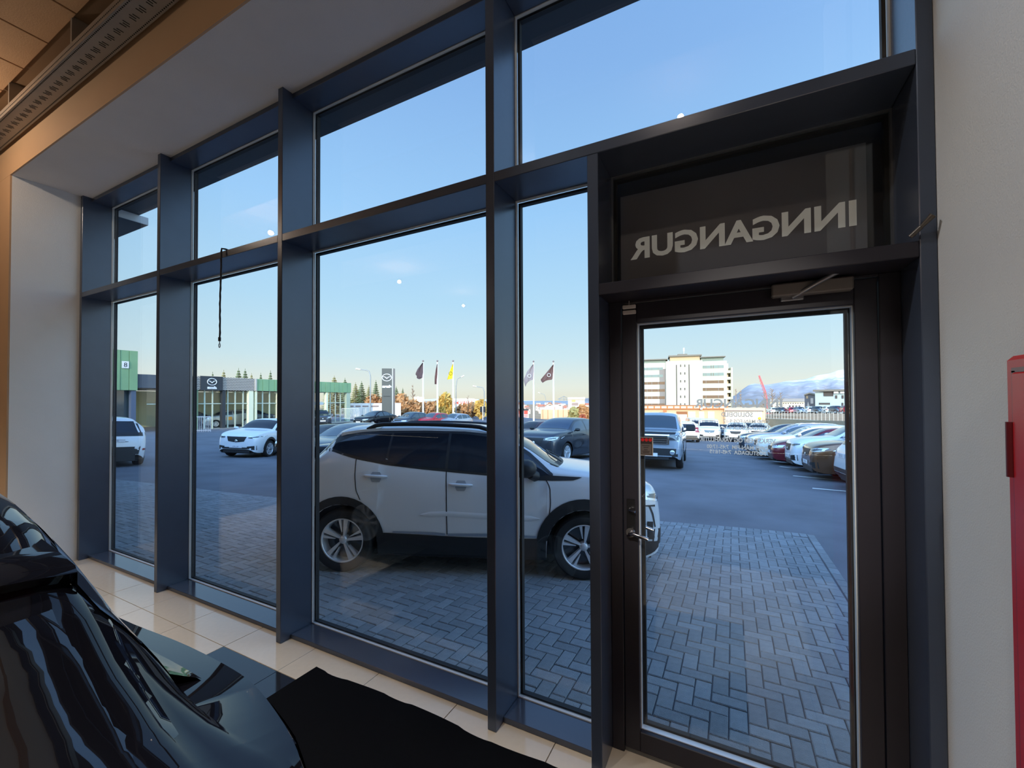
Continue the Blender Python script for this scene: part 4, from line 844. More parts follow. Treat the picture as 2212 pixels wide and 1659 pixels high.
car('suv', 'white crossover with black grille in the yard, seen through the second pane from the left', 'suv', WH, x, y, h, fine=True, sx=.97, sy=.98, sz=.985, opt='intake tallclad', style=1)
P, h = face(690, 950, 12.6, -38); x, y = ahead(P, h, -1.7)
car('sedan', 'slate blue saloon with a frosted windscreen just behind the tail of the large white crossover', 'sedan', BLU, x, y, h, sz=1.04, glass=CGLASSL)
P, h = face(655, 920, 17.5, -40); x, y = ahead(P, h, -1.5)
car('sedan', 'black saloon half hidden at the left fin beyond the slate blue saloon', 'sedan', BLK, x, y, h)
P, h = face(760, 930, 21, -38); x, y = ahead(P, h, -1.0)
car('sedan', 'dark blue saloon with a pale windscreen, farthest of three behind the white crossover tail', 'sedan', BLU, x, y, h, glass=CGLASSL)
P, h = face(872, 930, 9.4, -118); x, y = P.x, P.y
car('suv', 'dark grey car whose spoiler and roof rails show just above the large white crossover', 'suv', GREY, x, y, h, opt='rails', sz=.955)
P, h = face(1010, 930, 15.5, -60); x, y = P.x, P.y
car('sedan', 'dark saloon whose bluish roof shows over the front of the large white crossover', 'sedan', BLU, x, y, h, sz=1.0)
P, h = face(1158, 985, 15.6, -32); x, y = ahead(P, h, -2.1)
car('suv', 'dark grey seven seat car beside the bright steel fin, nose towards the window', 'suv', GREY, x, y, h, fine=True, opt='intake bmirror', sz=1.0, clad=False, style=1, glass=mat('car_glass_blue', (.02, .04, .07), rough=.03, spec=.8, coat=1.))
P, h = face(1268, 960, 24, -35); x, y = ahead(P, h, -2.0)
car('hatch', 'grey hatchback just peeping out behind the dark grey seven seat car', 'hatch', GREY, x, y, h)
P, h = face(1126, 930, 23, -35); x, y = ahead(P, h, -1.5)
car('hatch', 'dark maroon hatchback showing over the bonnet line left of the seven seat car', 'hatch', paint('maroon', (.06, .008, .014), .3), x, y, h, sz=1.05)
P, h = face(1402, 1000, 13.6, -6); x, y = ahead(P, h, -2.6)
tr_, S3, T3 = car('truck', 'big pale silver off-roader with chrome grille bars facing the door', 'truck', paint('pale_silver', (.36, .42, .50), .35), x, y, h, fine=True, opt='nogrille boxlamp nomirror', glass=mat('car_glass_grey', (.03, .045, .055), rough=.03, spec=.7, coat=1.), style=0, spokes=6)
f3 = lambda Y, Z: S3.front(Y, Z, .008)
g_ = MB().grid(patch_rows([(-.56, 1.13), (.56, 1.13)], [(-.53, .83), (.53, .83)], 9, 3, f3)).build('grille', BLACKP, tr_)
for z in (1.115, 1.045, .975, .905, .84): MB().grid([[S3.front(yy_, z + dz, .03) for yy_ in (-.56, -.3, 0, .3, .56)] for dz in (.017, -.017)]).build('grille_bar', CHROME, g_)
for sg in (-1, 1): MB().grid([[S3.front(sg * yy_, z, .03) for yy_ in (.56, .61)] for z in (1.135, 1.0, .825)]).build('grille_bar', CHROME, g_)
MB().grid(patch_rows([(-.80, 1.205), (0, 1.215), (.80, 1.205)], [(-.78, 1.15), (0, 1.155), (.78, 1.15)], 11, 2, lambda Y, Z: S3.front(Y, Z, .02))).build('hood_deflector', BLACKP, tr_)
MB().grid(patch_rows([(-.97, .70), (.97, .70)], [(-.93, .40), (.93, .40)], 13, 4, f3)).build('lower_bumper', BLACKP, tr_)
for sg in (-1, 1):
    p_ = S3.front(sg * .70, .58, .02); MB().lathe([(0, .012), (.06, .01), (.075, 0)], 14, M=fr(p_, (0, 1, 0), (0, 0, 1))).build('fog_lamp', LAMPC, tr_)
    MB().box((.95, sg * 1.06, 1.24), (1.06, sg * 1.36, 1.46), ch=.03).tube([(.98, sg * .94, 1.22), (1.0, sg * 1.1, 1.27)], .03, 6).build('mirror', BLACKP, tr_)
# the row right of the aisle
rowcars = [('suv', 'white crossover at the right edge of the door glass, tail towards the aisle', WH, 2.6, 10.75, True, .93, .96, .98, 'emblem'),
           ('suv', 'bronze brown crossover in the row beside the white tail at the right edge', BRN, 2.15, 12.85, False, .98, .98, .97, 'intake'),
           ('crossover', 'white crossover with dark bumper slits between the bronze and the dark red car', WH, 1.9, 14.9, False, 1.02, 1.03, 1.02, 'intake'),
           ('hatch', 'dark red hatchback beside the white crossover in the right hand row', DRED, 1.5, 17.0, False, 1.0, 1.0, 1.0, ''),
           ('suv', 'cream white estate behind the dark red hatchback, lit by the sun', CREAM, 1.1, 19.2, False, .98, .98, .93, ''),
           ('suv', 'silver white crossover in the sun, fourth beyond the bronze brown car', SLV, .8, 21.5, False, .98, .98, .97, 'rails'),
           ('suv', 'dark blue car at the far end of the right hand row', BLU, .5, 23.8, False, .95, .97, .95, '')]
for kd, lb, pt, nx, ny, bk, sx, sy, sz, op in rowcars:
    T = TYPES[kd]; d = (-T['tail'] if bk else T['nose']) * sx
    car(kd, lb, kd, pt, nx + d, ny + (.15 if not bk else .05), 4 if bk else 184, sx=sx, sy=sy, sz=sz, fine=ny < 16, opt=op, clad=(kd != 'hatch'), style=1 if ny < 16 else 0, glass=CGLASSL if ny > 14 else CGLASS)
far = [('van', 'white delivery van facing the door in the sunlit far row', 'van', CREAM, 1530, 39, 2, False, dict(opt='chromegrille emblem')),
       ('suv', 'white off-roader with oval dark grille right of the delivery van', 'suv', CREAM, 1592, 37, -3, False, dict()),
       ('hatch', 'dark hatchback between the delivery van and the white off-roader', 'hatch', GREY, 1562, 42, 4, False, dict()),
       ('pickup', 'white car seen from behind left of the delivery van', 'suv', CREAM, 1479, 35, 6, True, dict(opt='talltail')),
       ('van', 'white van half hidden behind the white car left of the delivery van', 'van', CREAM, 1502, 52, 8, False, dict(sz=.95)),
       ('suv', 'dark green off-roader behind the white off-roader in the far row', 'suv', paint('green_black', (.02, .03, .028), .3), 1613, 44, -3, False, dict(opt='rails')),
       ('suv', 'white roofed dark car in the far row right of the white off-roader', 'suv', CREAM, 1640, 40, -6, False, dict())]
for nm, lb, kd, pt, u, D_, tn, bk, kw in far:
    P, h = face(u, 920, D_, tn, bk); car(nm, lb, kd, pt, P.x, P.y, h, **kw)
rowL = [('sedan', 'black saloon, leftmost of the four parked below the flagpoles', BLK, 812, 42), ('hatch', 'slate grey hatchback right of the black saloon below the flagpoles', BLU, 890, 42.5), ('hatch', 'red hatchback with a dark roof below the flagpoles', REDP, 938, 43.5), ('hatch', 'silver hatchback, rightmost of the four below the flagpoles', SLV, 984, 44.5)]
for kd, lb, pt, u, D_ in rowL:
    P, h = face(u, 905, D_, -42); P.y -= 0; car(kd, lb, kd, pt, P.x, P.y, h, clad=False, sz=1.08 if kd == 'hatch' else 1.12, glass=CGLASSL)
P, h = face(692, 905, 46, 6); car('suv', 'black off-roader standing before the green clad end of the low showroom', 'suv', GREY, P.x, P.y, h, opt='emblem', clad=False)
# ================================================================== beyond the yard
def patchland(name, pts, m): o = MB().add(pts, [tuple(range(len(pts)))]).build(name, m); o['kind'] = 'structure'; return o
LAND = mat('autumn_land', L(176, 140, 104), rough=.95, noise=.35, nscale=.05)
rows = []
for j in range(22):
    y = 60 + 1440 * (j / 21) ** 2.2; zz = -2.4 - 11 * cl((y - 60) / 500) ** .8
    rows.append([(-900 + 80 * i * (1 + y / 700), y, zz + (1.0 if i < 12 else 0) * 0) for i in range(26)])
lo_ = MB(); lo_.grid(list(reversed(rows))); lo_ = lo_.build('town_ground', LAND); lo_['kind'] = 'structure'
lw = MB().add([(-400, -20, -.6), (-88, -20, -.6), (-88, 60, -.8), (-400, 60, -1.5)], [(0, 1, 2, 3)]).add([(50, 0, -2.4), (400, 0, -2.4), (400, 62, -2.4), (50, 62, -2.4)], [(0, 1, 2, 3)]).add([(-400, 60, -1.5), (60, 59.5, -2.3), (60, 66, -2.6), (-400, 66, -2.6)], [(0, 1, 2, 3)]).build('side_ground', LAND); lw['kind'] = 'structure'
SEA = mat('sea_water', L(120, 142, 168), rough=.25, spec=.5)
patchland('sea', [(-16000, 1400, -14), (16000, 1400, -14), (16000, 17000, -14), (-16000, 17000, -14)], SEA)
# mountain
MT = bpy.data.materials.new('snowy_rock'); MT.use_nodes = True; t = MT.node_tree; b_ = t.nodes['Principled BSDF']; b_.inputs['Roughness'].default_value = .95; b_.inputs['Specular IOR Level'].default_value = .1
tc_ = t.nodes.new('ShaderNodeTexCoord'); ns = t.nodes.new('ShaderNodeTexNoise'); ns.inputs['Scale'].default_value = .0035; ns.inputs['Detail'].default_value = 9; sx_ = t.nodes.new('ShaderNodeSeparateXYZ'); ma = t.nodes.new('ShaderNodeMath'); ma.operation = 'MULTIPLY_ADD'
t.links.new(tc_.outputs['Object'], ns.inputs['Vector']); t.links.new(tc_.outputs['Object'], sx_.inputs[0]); mr_ = t.nodes.new('ShaderNodeMapRange'); mr_.inputs[1].default_value = 0; mr_.inputs[2].default_value = 900; t.links.new(sx_.outputs['Z'], mr_.inputs[0])
ma.inputs[1].default_value = .9; t.links.new(ns.outputs['Fac'], ma.inputs[0]); t.links.new(mr_.outputs[0], ma.inputs[2])
rp = t.nodes.new('ShaderNodeValToRGB'); rp.color_ramp.elements[0].position = .45; rp.color_ramp.elements[0].color = (.34, .29, .27, 1); rp.color_ramp.elements[1].position = 1.0; rp.color_ramp.elements[1].color = (.85, .86, .90, 1)
e = rp.color_ramp.elements.new(.86); e.color = (.50, .47, .48, 1); t.links.new(ma.outputs[0], rp.inputs[0]); t.links.new(rp.outputs[0], b_.inputs['Base Color'])
ridge = hermite([(1240, 866), (1290, 860), (1420, 864), (1540, 862), (1585, 857), (1600, 846), (1622, 832), (1634, 830), (1650, 833), (1680, 829), (1700, 825), (1740, 821), (1765, 813), (1795, 808), (1815, 801), (1838, 800), (1900, 797), (1990, 806), (2100, 830), (2212, 855)])
mb = MB(); rows = []; rm = random.Random(3)
off = [rm.uniform(-1, 1) for _ in range(400)]
for j in range(26):
    tt = j / 25; r = []
    for i in range(130):
        u = 1240 + 970 * i / 129; P = atd(u, ridge(u), 9000); zt_ = P.z + 10
        gul = 55 * sin(i * .9 + 1.2 * sin(j * .35)) + 38 * sin(i * 2.3 + j * .2) + 22 * off[(i * 3 + j) % 400]
        fx_ = (1 - tt) ** 1.25
        base = atd(u, 866, 9000 - 2600 * tt); amp = sin(pi * cl(tt * 1.0)) * cl(zt_ / 300)
        r.append((base.x, base.y + gul * amp * 2.2, zt_ * fx_ + 6 - 20 * tt))
    rows.append(r)
mb.grid(rows); mo = mb.build('mountain', MT); tag(mo, 'long snow dusted mountain on the horizon right of the white office block', 'mountain')
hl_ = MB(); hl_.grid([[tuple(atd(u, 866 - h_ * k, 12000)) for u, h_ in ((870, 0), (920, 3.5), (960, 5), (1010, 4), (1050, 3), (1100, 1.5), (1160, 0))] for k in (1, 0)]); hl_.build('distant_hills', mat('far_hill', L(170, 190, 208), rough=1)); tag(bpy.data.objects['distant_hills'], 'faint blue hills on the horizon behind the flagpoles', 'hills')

# ------------------------------------------------------------------ trees
NEEDLE = mat('needles', (.17, .20, .085), rough=.8, noise=.4, nscale=2); NEEDLY = mat('needles_olive', (.32, .27, .10), rough=.8, noise=.4, nscale=2); AUT = mat('leaves_russet', (.50, .26, .11), rough=.85, noise=.35, nscale=1.5); GOLD = mat('leaves_gold', (.62, .40, .10), rough=.85, noise=.3, nscale=1.5); BARK = mat('bark', (.12, .085, .06), rough=.9, noise=.3, nscale=4); TWIG = mat('twigs', (.32, .22, .15), rough=.9)
def leafcloud(mb, n, f, s, rr):
    for _ in range(n):
        p = f(); a_ = Vector((rr.gauss(0, 1), rr.gauss(0, 1), rr.gauss(0, 1))).normalized(); b2 = a_.orthogonal().normalized(); q = a_.cross(b2); s1 = s * rr.uniform(.6, 1.3)
        mb.add([p - b2 * s1, p - q * s1 * .7, p + b2 * s1, p + q * s1 * .7], [(0, 1, 2, 3)])
def conifer(u, vt, vb, D_, width, m, label, group=None):
    P = atd(u, vb, D_); P.z = min(P.z, land(P.x, P.y)); h = atd(u, vt, D_).z - P.z; rr = random.Random(int(u * 7)); wd = width * D_ / FPX / 2
    o = tag(empty('conifer', P), label, 'tree', group); MB().tube([(0, 0, 0), (0, 0, h * .9)], [h * .02 + .03, .02], 7).build('trunk', BARK, o)
    mb = MB(); nl = 18
    for l in range(nl):
        tt = l / (nl - 1); zz = h * (.10 + .88 * tt); R = wd * (1 - tt) ** .85 + .04; k = 16
        for q in range(k):
            a_ = 2 * pi * (q + rr.random()) / k; Rl = R * rr.uniform(.75, 1.2); d = Vector((cos(a_), sin(a_), 0)); s_ = Vector((-sin(a_), cos(a_), 0)) * R * .42; dz = Vector((0, 0, -h * .035 * (1 - .5 * tt)))
            mb.add([Vector((0, 0, zz)), d * Rl * .55 + s_ + Vector((0, 0, zz + .3 * dz.z)), d * Rl + Vector((0, 0, zz + dz.z)), d * Rl * .55 - s_ + Vector((0, 0, zz + .3 * dz.z))], [(0, 1, 2, 3)])
            mb.add([d * Rl * .3 + Vector((0, 0, zz + h * .03)), d * Rl * .7 + s_ * .7 + Vector((0, 0, zz - h * .02)), d * Rl * 1.05 + Vector((0, 0, zz + dz.z * .2))], [(0, 1, 2)])
    mb.build('needles', m, o); return o
def bush(u, vt, vb, D_, width, m, label, name='shrub', n=260, cat='shrub', group=None):
    P = atd(u, vb, D_); P.z = min(P.z, land(P.x, P.y)); h = atd(u, vt, D_).z - P.z; rr = random.Random(int(u * 13 + vt)); wd = width * D_ / FPX / 2
    o = tag(empty(name, P), label, cat, group); mb = MB()
    for k in range(7):
        a_ = 2 * pi * k / 7; mb.tube([(0, 0, 0), (cos(a_) * wd * .3, sin(a_) * wd * .3, h * .5), (cos(a_) * wd * .55, sin(a_) * wd * .55, h * .88)], [.05 * h * .3, .03, .01], 5)
    mb.build('branches', BARK, o); mb = MB()
    def f():
        while True:
            q = Vector((rr.uniform(-1, 1), rr.uniform(-1, 1), rr.uniform(-1, 1)))
            if .3 < q.length < 1: break
        return Vector((q.x * wd, q.y * wd * .7, h * (.52 + .5 * q.z * (1 - .15 * rr.random()))))
    leafcloud(mb, int(n * 1.6), f, max(wd, h) * .14, rr); mb.build('foliage', m, o); return o
def baretree(u, vt, vb, D_, width, label, group=None):
    P = atd(u, vb, D_); P.z = min(P.z, land(P.x, P.y)); h = atd(u, vt, D_).z - P.z; rr = random.Random(int(u)); wd = width * D_ / FPX / 2; o = tag(empty('bare_tree', P), label, 'tree', group)
    MB().tube([(0, 0, 0), (0, 0, h)], [.03 * h, .01], 6).build('trunk', TWIG, o); mb = MB()
    for k in range(26):
        tt = rr.uniform(.25, .95); a_ = rr.uniform(0, 2 * pi); R = wd * (1.25 - tt); z0 = h * tt; p = Vector((cos(a_) * R, sin(a_) * R, z0 + R * .9))
        mb.tube([(0, 0, z0), (p.x * .5, p.y * .5, z0 + R * .35), p], [.012 * h, .008 * h, .003 * h], 4)
    mb.build('twigs', TWIG, o)
G1 = 'conifers behind the low showroom'
ORD = ('first', 'second', 'third', 'fourth', 'fifth', 'sixth', 'seventh', 'eighth', 'ninth', 'tenth')
for i_, (u, vt, w_, m) in enumerate(((459, 803, 15, NEEDLE), (483, 799, 26, NEEDLY), (515, 795, 28, NEEDLE), (529, 796, 26, NEEDLE), (543, 806, 20, NEEDLY), (563, 805, 16, NEEDLE), (584, 800, 19, NEEDLE), (722, 811, 34, NEEDLY), (745, 816, 26, NEEDLE))):
    conifer(u, vt, 868, 78, w_ * 1.7, m, ORD[i_] + ' dark conifer from the left rising behind the roof of the low showroom', G1)
G2 = 'conifers between the showroom and the dark pylon'
for i_, (u, vt, w_, m) in enumerate(((768, 826, 40, NEEDLY), (781, 823, 40, NEEDLE), (797, 832, 34, NEEDLY), (812, 821, 32, NEEDLE))):
    conifer(u, vt, 884, 70, w_, m, ORD[i_] + ' olive conifer from the left between the showroom and the dark sign pylon', G2)
conifer(856, 834, 884, 72, 34, NEEDLE, 'conifer just right of the dark sign pylon'); conifer(870, 838, 884, 76, 22, NEEDLE, 'slim conifer second to the right of the dark sign pylon')
G3 = 'russet shrubs along the road'
for i_, (u, vt, w_) in enumerate(((806, 852, 34), (835, 850, 36), (866, 852, 40), (890, 862, 44), (922, 866, 44), (944, 866, 40), (1000, 872, 40), (1018, 870, 36))):
    bush(u, vt, 896, 66 + (u % 5), w_, AUT, ORD[i_] + ' russet shrub from the left along the road behind the parked cars', group=G3)
bush(962, 850, 894, 62, 34, GOLD, 'golden yellow tree between the middle flagpoles', 'tree', 340, 'tree'); bush(1040, 862, 896, 64, 30, GOLD, 'orange leaved young tree beside the bright steel fin', 'tree', 200, 'tree')
baretree(892, 830, 880, 72, 16, 'tall thin bare tree left of the flagpoles'); baretree(1011, 853, 886, 66, 18, 'bare tree in front of the white warehouse with red letters')
for i_, u in enumerate((1241, 1257, 1268)): bush(u, 874 + (u % 3) * 3, 902, 70, 26, AUT if u != 1241 else NEEDLY, ORD[i_] + ' brown shrub from the left on the slope beside the door frame', group='shrubs left of the door frame')
bush(1258, 895, 912, 58, 16, mat('leaves_red', (.45, .12, .06), rough=.85), 'small reddish bush by the roof of the seven seat car')
baretree(1652, 842, 868, 160, 26, 'broad bare brown tree under the red crane boom'); baretree(1668, 838, 868, 164, 30, 'broad bare brown tree right of the red crane boom'); baretree(1686, 846, 870, 166, 28, 'low bare brown tree left of the dark gabled block')
baretree(1590, 838, 868, 150, 12, 'bare thin tree touching the right end of the white office block'); baretree(1600, 840, 868, 150, 12, 'bare thin tree a little right of the white office block')

# ------------------------------------------------------------------ the low showroom across the yard (its front runs along world y)
XS = -41.2
def q(u, v): p = onx(u, v, XS); return p.y, p.z
zg = gz(XS, 20)
GRN = mat('green_copper', L(124, 160, 120), rough=.6, noise=.15, nscale=1.2); GRD = mat('grey_fascia', L(66, 76, 88), rough=.6); STRP = mat('ribbed_white', L(190, 182, 172), rough=.6); STRD = mat('rib_dark', L(84, 78, 78), rough=.7); DKS = mat('sign_dark', L(48, 52, 58), rough=.5); CREAMW = mat('cream_render', L(226, 226, 196), rough=.8)
sh = tag(empty('showroom', (XS, q(480, 860)[0], zg)), 'long low green and grey car showroom across the yard with a winged emblem', 'showroom')
def sbox(name, u0, u1, v0, v1, m, x0=0., x1=.1, vm=None, ch=0.):
    um = (u0 + u1) / 2; y0, y1 = q(u0, v0)[0], q(u1, v0)[0]; z0, z1 = q(u0 if vm is None else vm, v1)[1], q(u0 if vm is None else vm, v0)[1]
    return MB().box((x0, y0 - sh.location.y, z0 - zg), (x1, y1 - sh.location.y, z1 - zg), ch=ch).build(name, m, sh)
yA, yB = q(412, 830)[0], q(757, 830)[0]; oy = sh.location.y
ztp, zb1 = q(478, 815)[1], q(478, 843)[1]
H = ztp - zg; F = zb1 - zg
MB().box((-9, yA - 12 - oy, F + .05), (-.02, yB - oy, H - .12)).build('roof_block', GRD, sh)
MB().box((-9, yA - 12 - oy, 0), (-8.8, yB - oy, F)).build('back_wall', mat('wall_tree_reflection', L(196, 200, 160), rough=.9), sh); MB().box((-9, yA - 12 - oy, -.1), (0.6, yB + .3 - oy, .02)).build('plinth', mat('concrete', L(170, 166, 156), rough=.85, noise=.1, nscale=3), sh)  # back wall tinted green to stand in for trees reflected in the glass
def span(name, ya, yb, z0, z1, m, x0=0., x1=.1): return MB().box((x0, ya - oy, z0), (x1, yb - oy, z1)).build(name, m, sh)
def yy(u): return q(u, 830)[0]
# green clad panels, each a board
def boards(ya, yb, z0, z1, w_, m=GRN, x1=.12):
    n = max(1, round((yb - ya) / w_)); w_ = (yb - ya) / n
    for k in range(n): span('cladding_board', ya + w_ * k + .015, ya + w_ * (k + 1) - .015, z0, z1, m, 0, x1 + .03 * (k % 2))
z8t, z8b = q(270, 758)[1] - zg, q(270, 843)[1] - zg
y8 = q(291, 800)[0]
boards(y8 - 3.2, y8, z8b, z8t, .55, x1=.5); span('tower_core', y8 - 3.2, y8, z8b, z8t - .05, GRD, -6, -.01)
span('tower_glass', y8 - 3.2, y8 - .2, .1, z8b, mat('shop_glass_dark', L(46, 62, 70), rough=.05, spec=.9), -.3, -.2); span('column', y8 - .35, y8 - .05, 0, z8b, mat('blue_grey_post', L(78, 92, 116), rough=.6), .0, .4)
yn0, yn1 = q(256, 790)[0], q(271, 790)[0]; zn0, zn1 = q(263, 796)[1] - zg, q(263, 781)[1] - zg
span('number_board', yn0, yn1, zn0, zn1, PLATE, .54, .58)
text_mesh('number', '8', (zn1 - zn0) * .9, RUB, sh, fr((.585, (yn0 + yn1) / 2 - oy, zn0 + (zn1 - zn0) * .18), (0, 1, 0), (0, 0, 1)), extrude=.002)
span('fascia', y8, yy(412), q(310, 838)[1] - zg, q(310, 809)[1] - zg, GRD, 0, .3)
def ribs(ya, yb):
    span('fascia_panel', ya, yb, F, H, STRD, 0, .08)
    n = 8; m = MB()
    for k in range(n):
        z = F + (H - F) * (k + .25) / n; N = max(2, int((yb - ya) / .12)); m.grid([[(.10, ya - oy + (yb - ya) * i / N, z + dz + (.03 if i % 2 else -.03)) for i in range(N + 1)] for dz in (0, (H - F) / n * .55)], sm=False)
    o = m.build('fascia_ribs', STRP, sh); o['kind'] = 'stuff'
ribs(yy(405), yy(431)); ribs(yy(479), yy(549)); span('fascia_end', yy(549), yy(552.5), F, H, STRP, 0, .2)
span('sign_panel', yy(431), yy(478.5), F - .02, H + .04, DKS, .02, .22)
def emblem(parent, M, R, m):
    e = MB(); e.tube([(R * 1.18 * cos(a_), R * .92 * sin(a_), 0) for a_ in [2 * pi * k / 32 for k in range(33)]], R * .10, 6, M=M)
    for s in (-1, 1): e.tube([(0, -R * .30, 0), (s * R * .40, R * .10, 0), (s * R * .75, R * .22, 0), (s * R * 1.10, R * .20, 0)], [R * .13, R * .11, R * .09, R * .03], 6, M=M)
    return e.build('winged_emblem', m, parent)
yc = yy(455); EM = mat('emblem_silver', L(226, 228, 232), rough=.35)
emblem(sh, fr((.24, yc - oy, F + (H - F) * .62), (0, 1, 0), (0, 0, 1)), (H - F) * .27, EM)
text_mesh('sign_lettering', 'mazda', (H - F) * .24, EM, sh, fr((.235, yc - oy, F + (H - F) * .10), (0, 1, 0), (0, 0, 1)), bold=.03, extrude=.01)
boards(yy(552.5), yy(757), F + .0, H - .02, .62)
for u0, u1, m in ((537, 547, CREAMW), (551, 555, CREAMW), (480, 487, DKS), (415, 428, mat('post_green', L(96, 120, 96), rough=.7)), (600, 606, CREAMW), (640, 646, CREAMW), (704, 708, CREAMW), (748, 756, mat('post_pale', L(168, 180, 160), rough=.6))):
    span('column', yy(u0), yy(u1), 0, F, m, -.35, .05)
span('shop_glass', yA - 3, yB - .1, .05, F - .02, GLASS, -.25, -.23)
SILL = mat('frame_pale', L(190, 198, 180), rough=.5)
for u in (428, 445, 462, 495, 511, 528, 570, 585, 620, 660, 680, 692, 716, 727, 738): span('shop_mullion', yy(u) - .05, yy(u) + .05, .02, F, SILL, -.26, -.18)
span('shop_rail', yA - 3, yB, F * .64, F * .64 + .07, SILL, -.27, -.17)
# showroom cars behind the glass
for kd, lb, pt, u, xo, hd_, kw in (('suv', 'black car inside the low showroom behind its glass front', BLK, 455, -3.2, 80, {}), ('crossover', 'silver car with an orange sticker inside the low showroom', paint('champagne', (.40, .38, .34), .5), 520, -2.2, -96, {}), ('suv', 'dark grey car inside the low showroom right of the silver one', GREY, 578, -2.6, 84, {})):
    y_ = q(u, 890)[0]; r_, S_, T_ = car(kd, lb, kd, pt, 0, 0, 0, clad=False, M=fr((XS + xo, y_, zg + .02), (cos(radians(hd_)), sin(radians(hd_)), 0), (-sin(radians(hd_)), cos(radians(hd_)), 0)), **kw)
    if kd == 'crossover':
        MB().grid(patch_rows([(-.05, .98), (.45, .98)], [(-.05, .66), (.45, .66)], 5, 3, lambda X, Z: S_.side(X, Z, 1, .01))).build('orange_sticker', mat('sticker_orange', L(250, 160, 40), rough=.5), r_)
# railing in front of the showroom
def railing(name, label, P, Qp, h, n, m, mid=True):
    o = tag(empty(name, P), label, 'railing'); d = Qp - P
    MB().tube([(0, 0, h), d + Vector((0, 0, h))], .03, 6).build('top_rail', m, o); MB().tube([(0, 0, .12), d + Vector((0, 0, .12))], .02, 6).build('bottom_rail', m, o)
    b0 = None
    for k in range(n + 1):
        c = d * (k / n)
        if b0 is None: b0 = MB().tube([(0, 0, 0), (0, 0, h)], .022, 5).build('post', m, o, loc=c)
        else: share(b0, o, c)
    return o
RAILM = mat('rail_grey', L(150, 166, 186), rough=.4, metal=.4)
P = atd(416, 930, 33.5); Qp = atd(455, 928, 33.8); P.z = gz(P.x, P.y); Qp.z = gz(Qp.x, Qp.y)
railing('railing', 'short grey tube railing before the showroom, seen in the second pane from the left', P, Qp, 1.2, 10, RAILM)
P = atd(738, 906, 49); Qp = atd(775, 902, 50); Qp.z = P.z
railing('railing', 'white tube railing at the right end of the low showroom', P, Qp, 1.25, 12, mat('rail_white', L(232, 232, 228), rough=.5))
# ------------------------------------------------------------------ pylon, flags, lamps
P = atd(837, 905, 45); P.z = gz(P.x, P.y) - .2; Rz = .52
pyM = Matrix.Translation(P) @ Matrix.Rotation(Rz + .18, 4, 'Z'); py = tag(empty('sign_pylon', M=pyM), 'tall dark grey sign pylon with a round winged emblem beside the flagpoles', 'sign')
hp = atd(837, 796, 45).z - P.z; w2_ = 23 * 45 / FPX / 2
PYM = mat('pylon_grey', L(72, 74, 70), rough=.55)
MB().box((-w2_, -.14, 0), (w2_ - .1, .14, hp), ch=.01).build('panel', PYM, py); MB().box((w2_ - .1, -.13, 0), (w2_ + .02, .13, hp), ch=.01).build('light_edge', mat('pylon_edge', L(176, 172, 166), rough=.5), py); MB().box((w2_ + .02, -.14, 0), (w2_ + .2, .14, hp), ch=.01).build('dark_edge', mat('pylon_side', L(88, 84, 84), rough=.5), py)
emblem(py, fr((-.05, -.16, hp * .845), (1, 0, 0), (0, 0, 1)), .40, EM)
text_mesh('pylon_lettering', 'mazda', .36, EM, py, fr((-.05, -.155, hp * .675), (1, 0, 0), (0, 0, 1)), bold=.03, extrude=.005); MB().box((-.42, -.146, hp * .52), (.3, -.141, hp * .53)).build('panel_joint', RUB, py)
POLE = mat('pole_white', L(240, 240, 236), rough=.4)
FL = [(914, 780, 58, L(74, 58, 62), [(913, 783), (902, 797), (897, 808), (901, 813), (900, 818), (907, 819)], [(914, 783), (914, 795), (914, 812), (914, 815)], 'brown grey flag on the leftmost flagpole'),
      (945, 780, 58, L(96, 64, 62), [(944, 786), (941, 800), (939, 815), (939, 830)], [(945, 786), (945, 800), (945, 815), (944, 830)], 'furled dark flag on the second flagpole'),
      (979, 780, 58, L(240, 206, 40), [(978, 786), (972, 800), (966, 820)], [(979, 786), (979, 800), (978, 818)], 'yellow flag with a round badge on the third flagpole'),
      (1153, 781, 56, L(130, 120, 122), [(1151, 787), (1139, 802), (1131, 820), (1135, 836)], [(1153, 787), (1153, 804), (1152, 820), (1139, 824)], 'grey flag with pale lettering on the fourth flagpole, right of the bright fin'),
      (1196, 781, 56, L(92, 66, 62), [(1195, 787), (1182, 803), (1167, 821), (1172, 827)], [(1196, 787), (1195, 805), (1193, 820), (1180, 822)], 'brown flag with pale marks on the rightmost flagpole')]
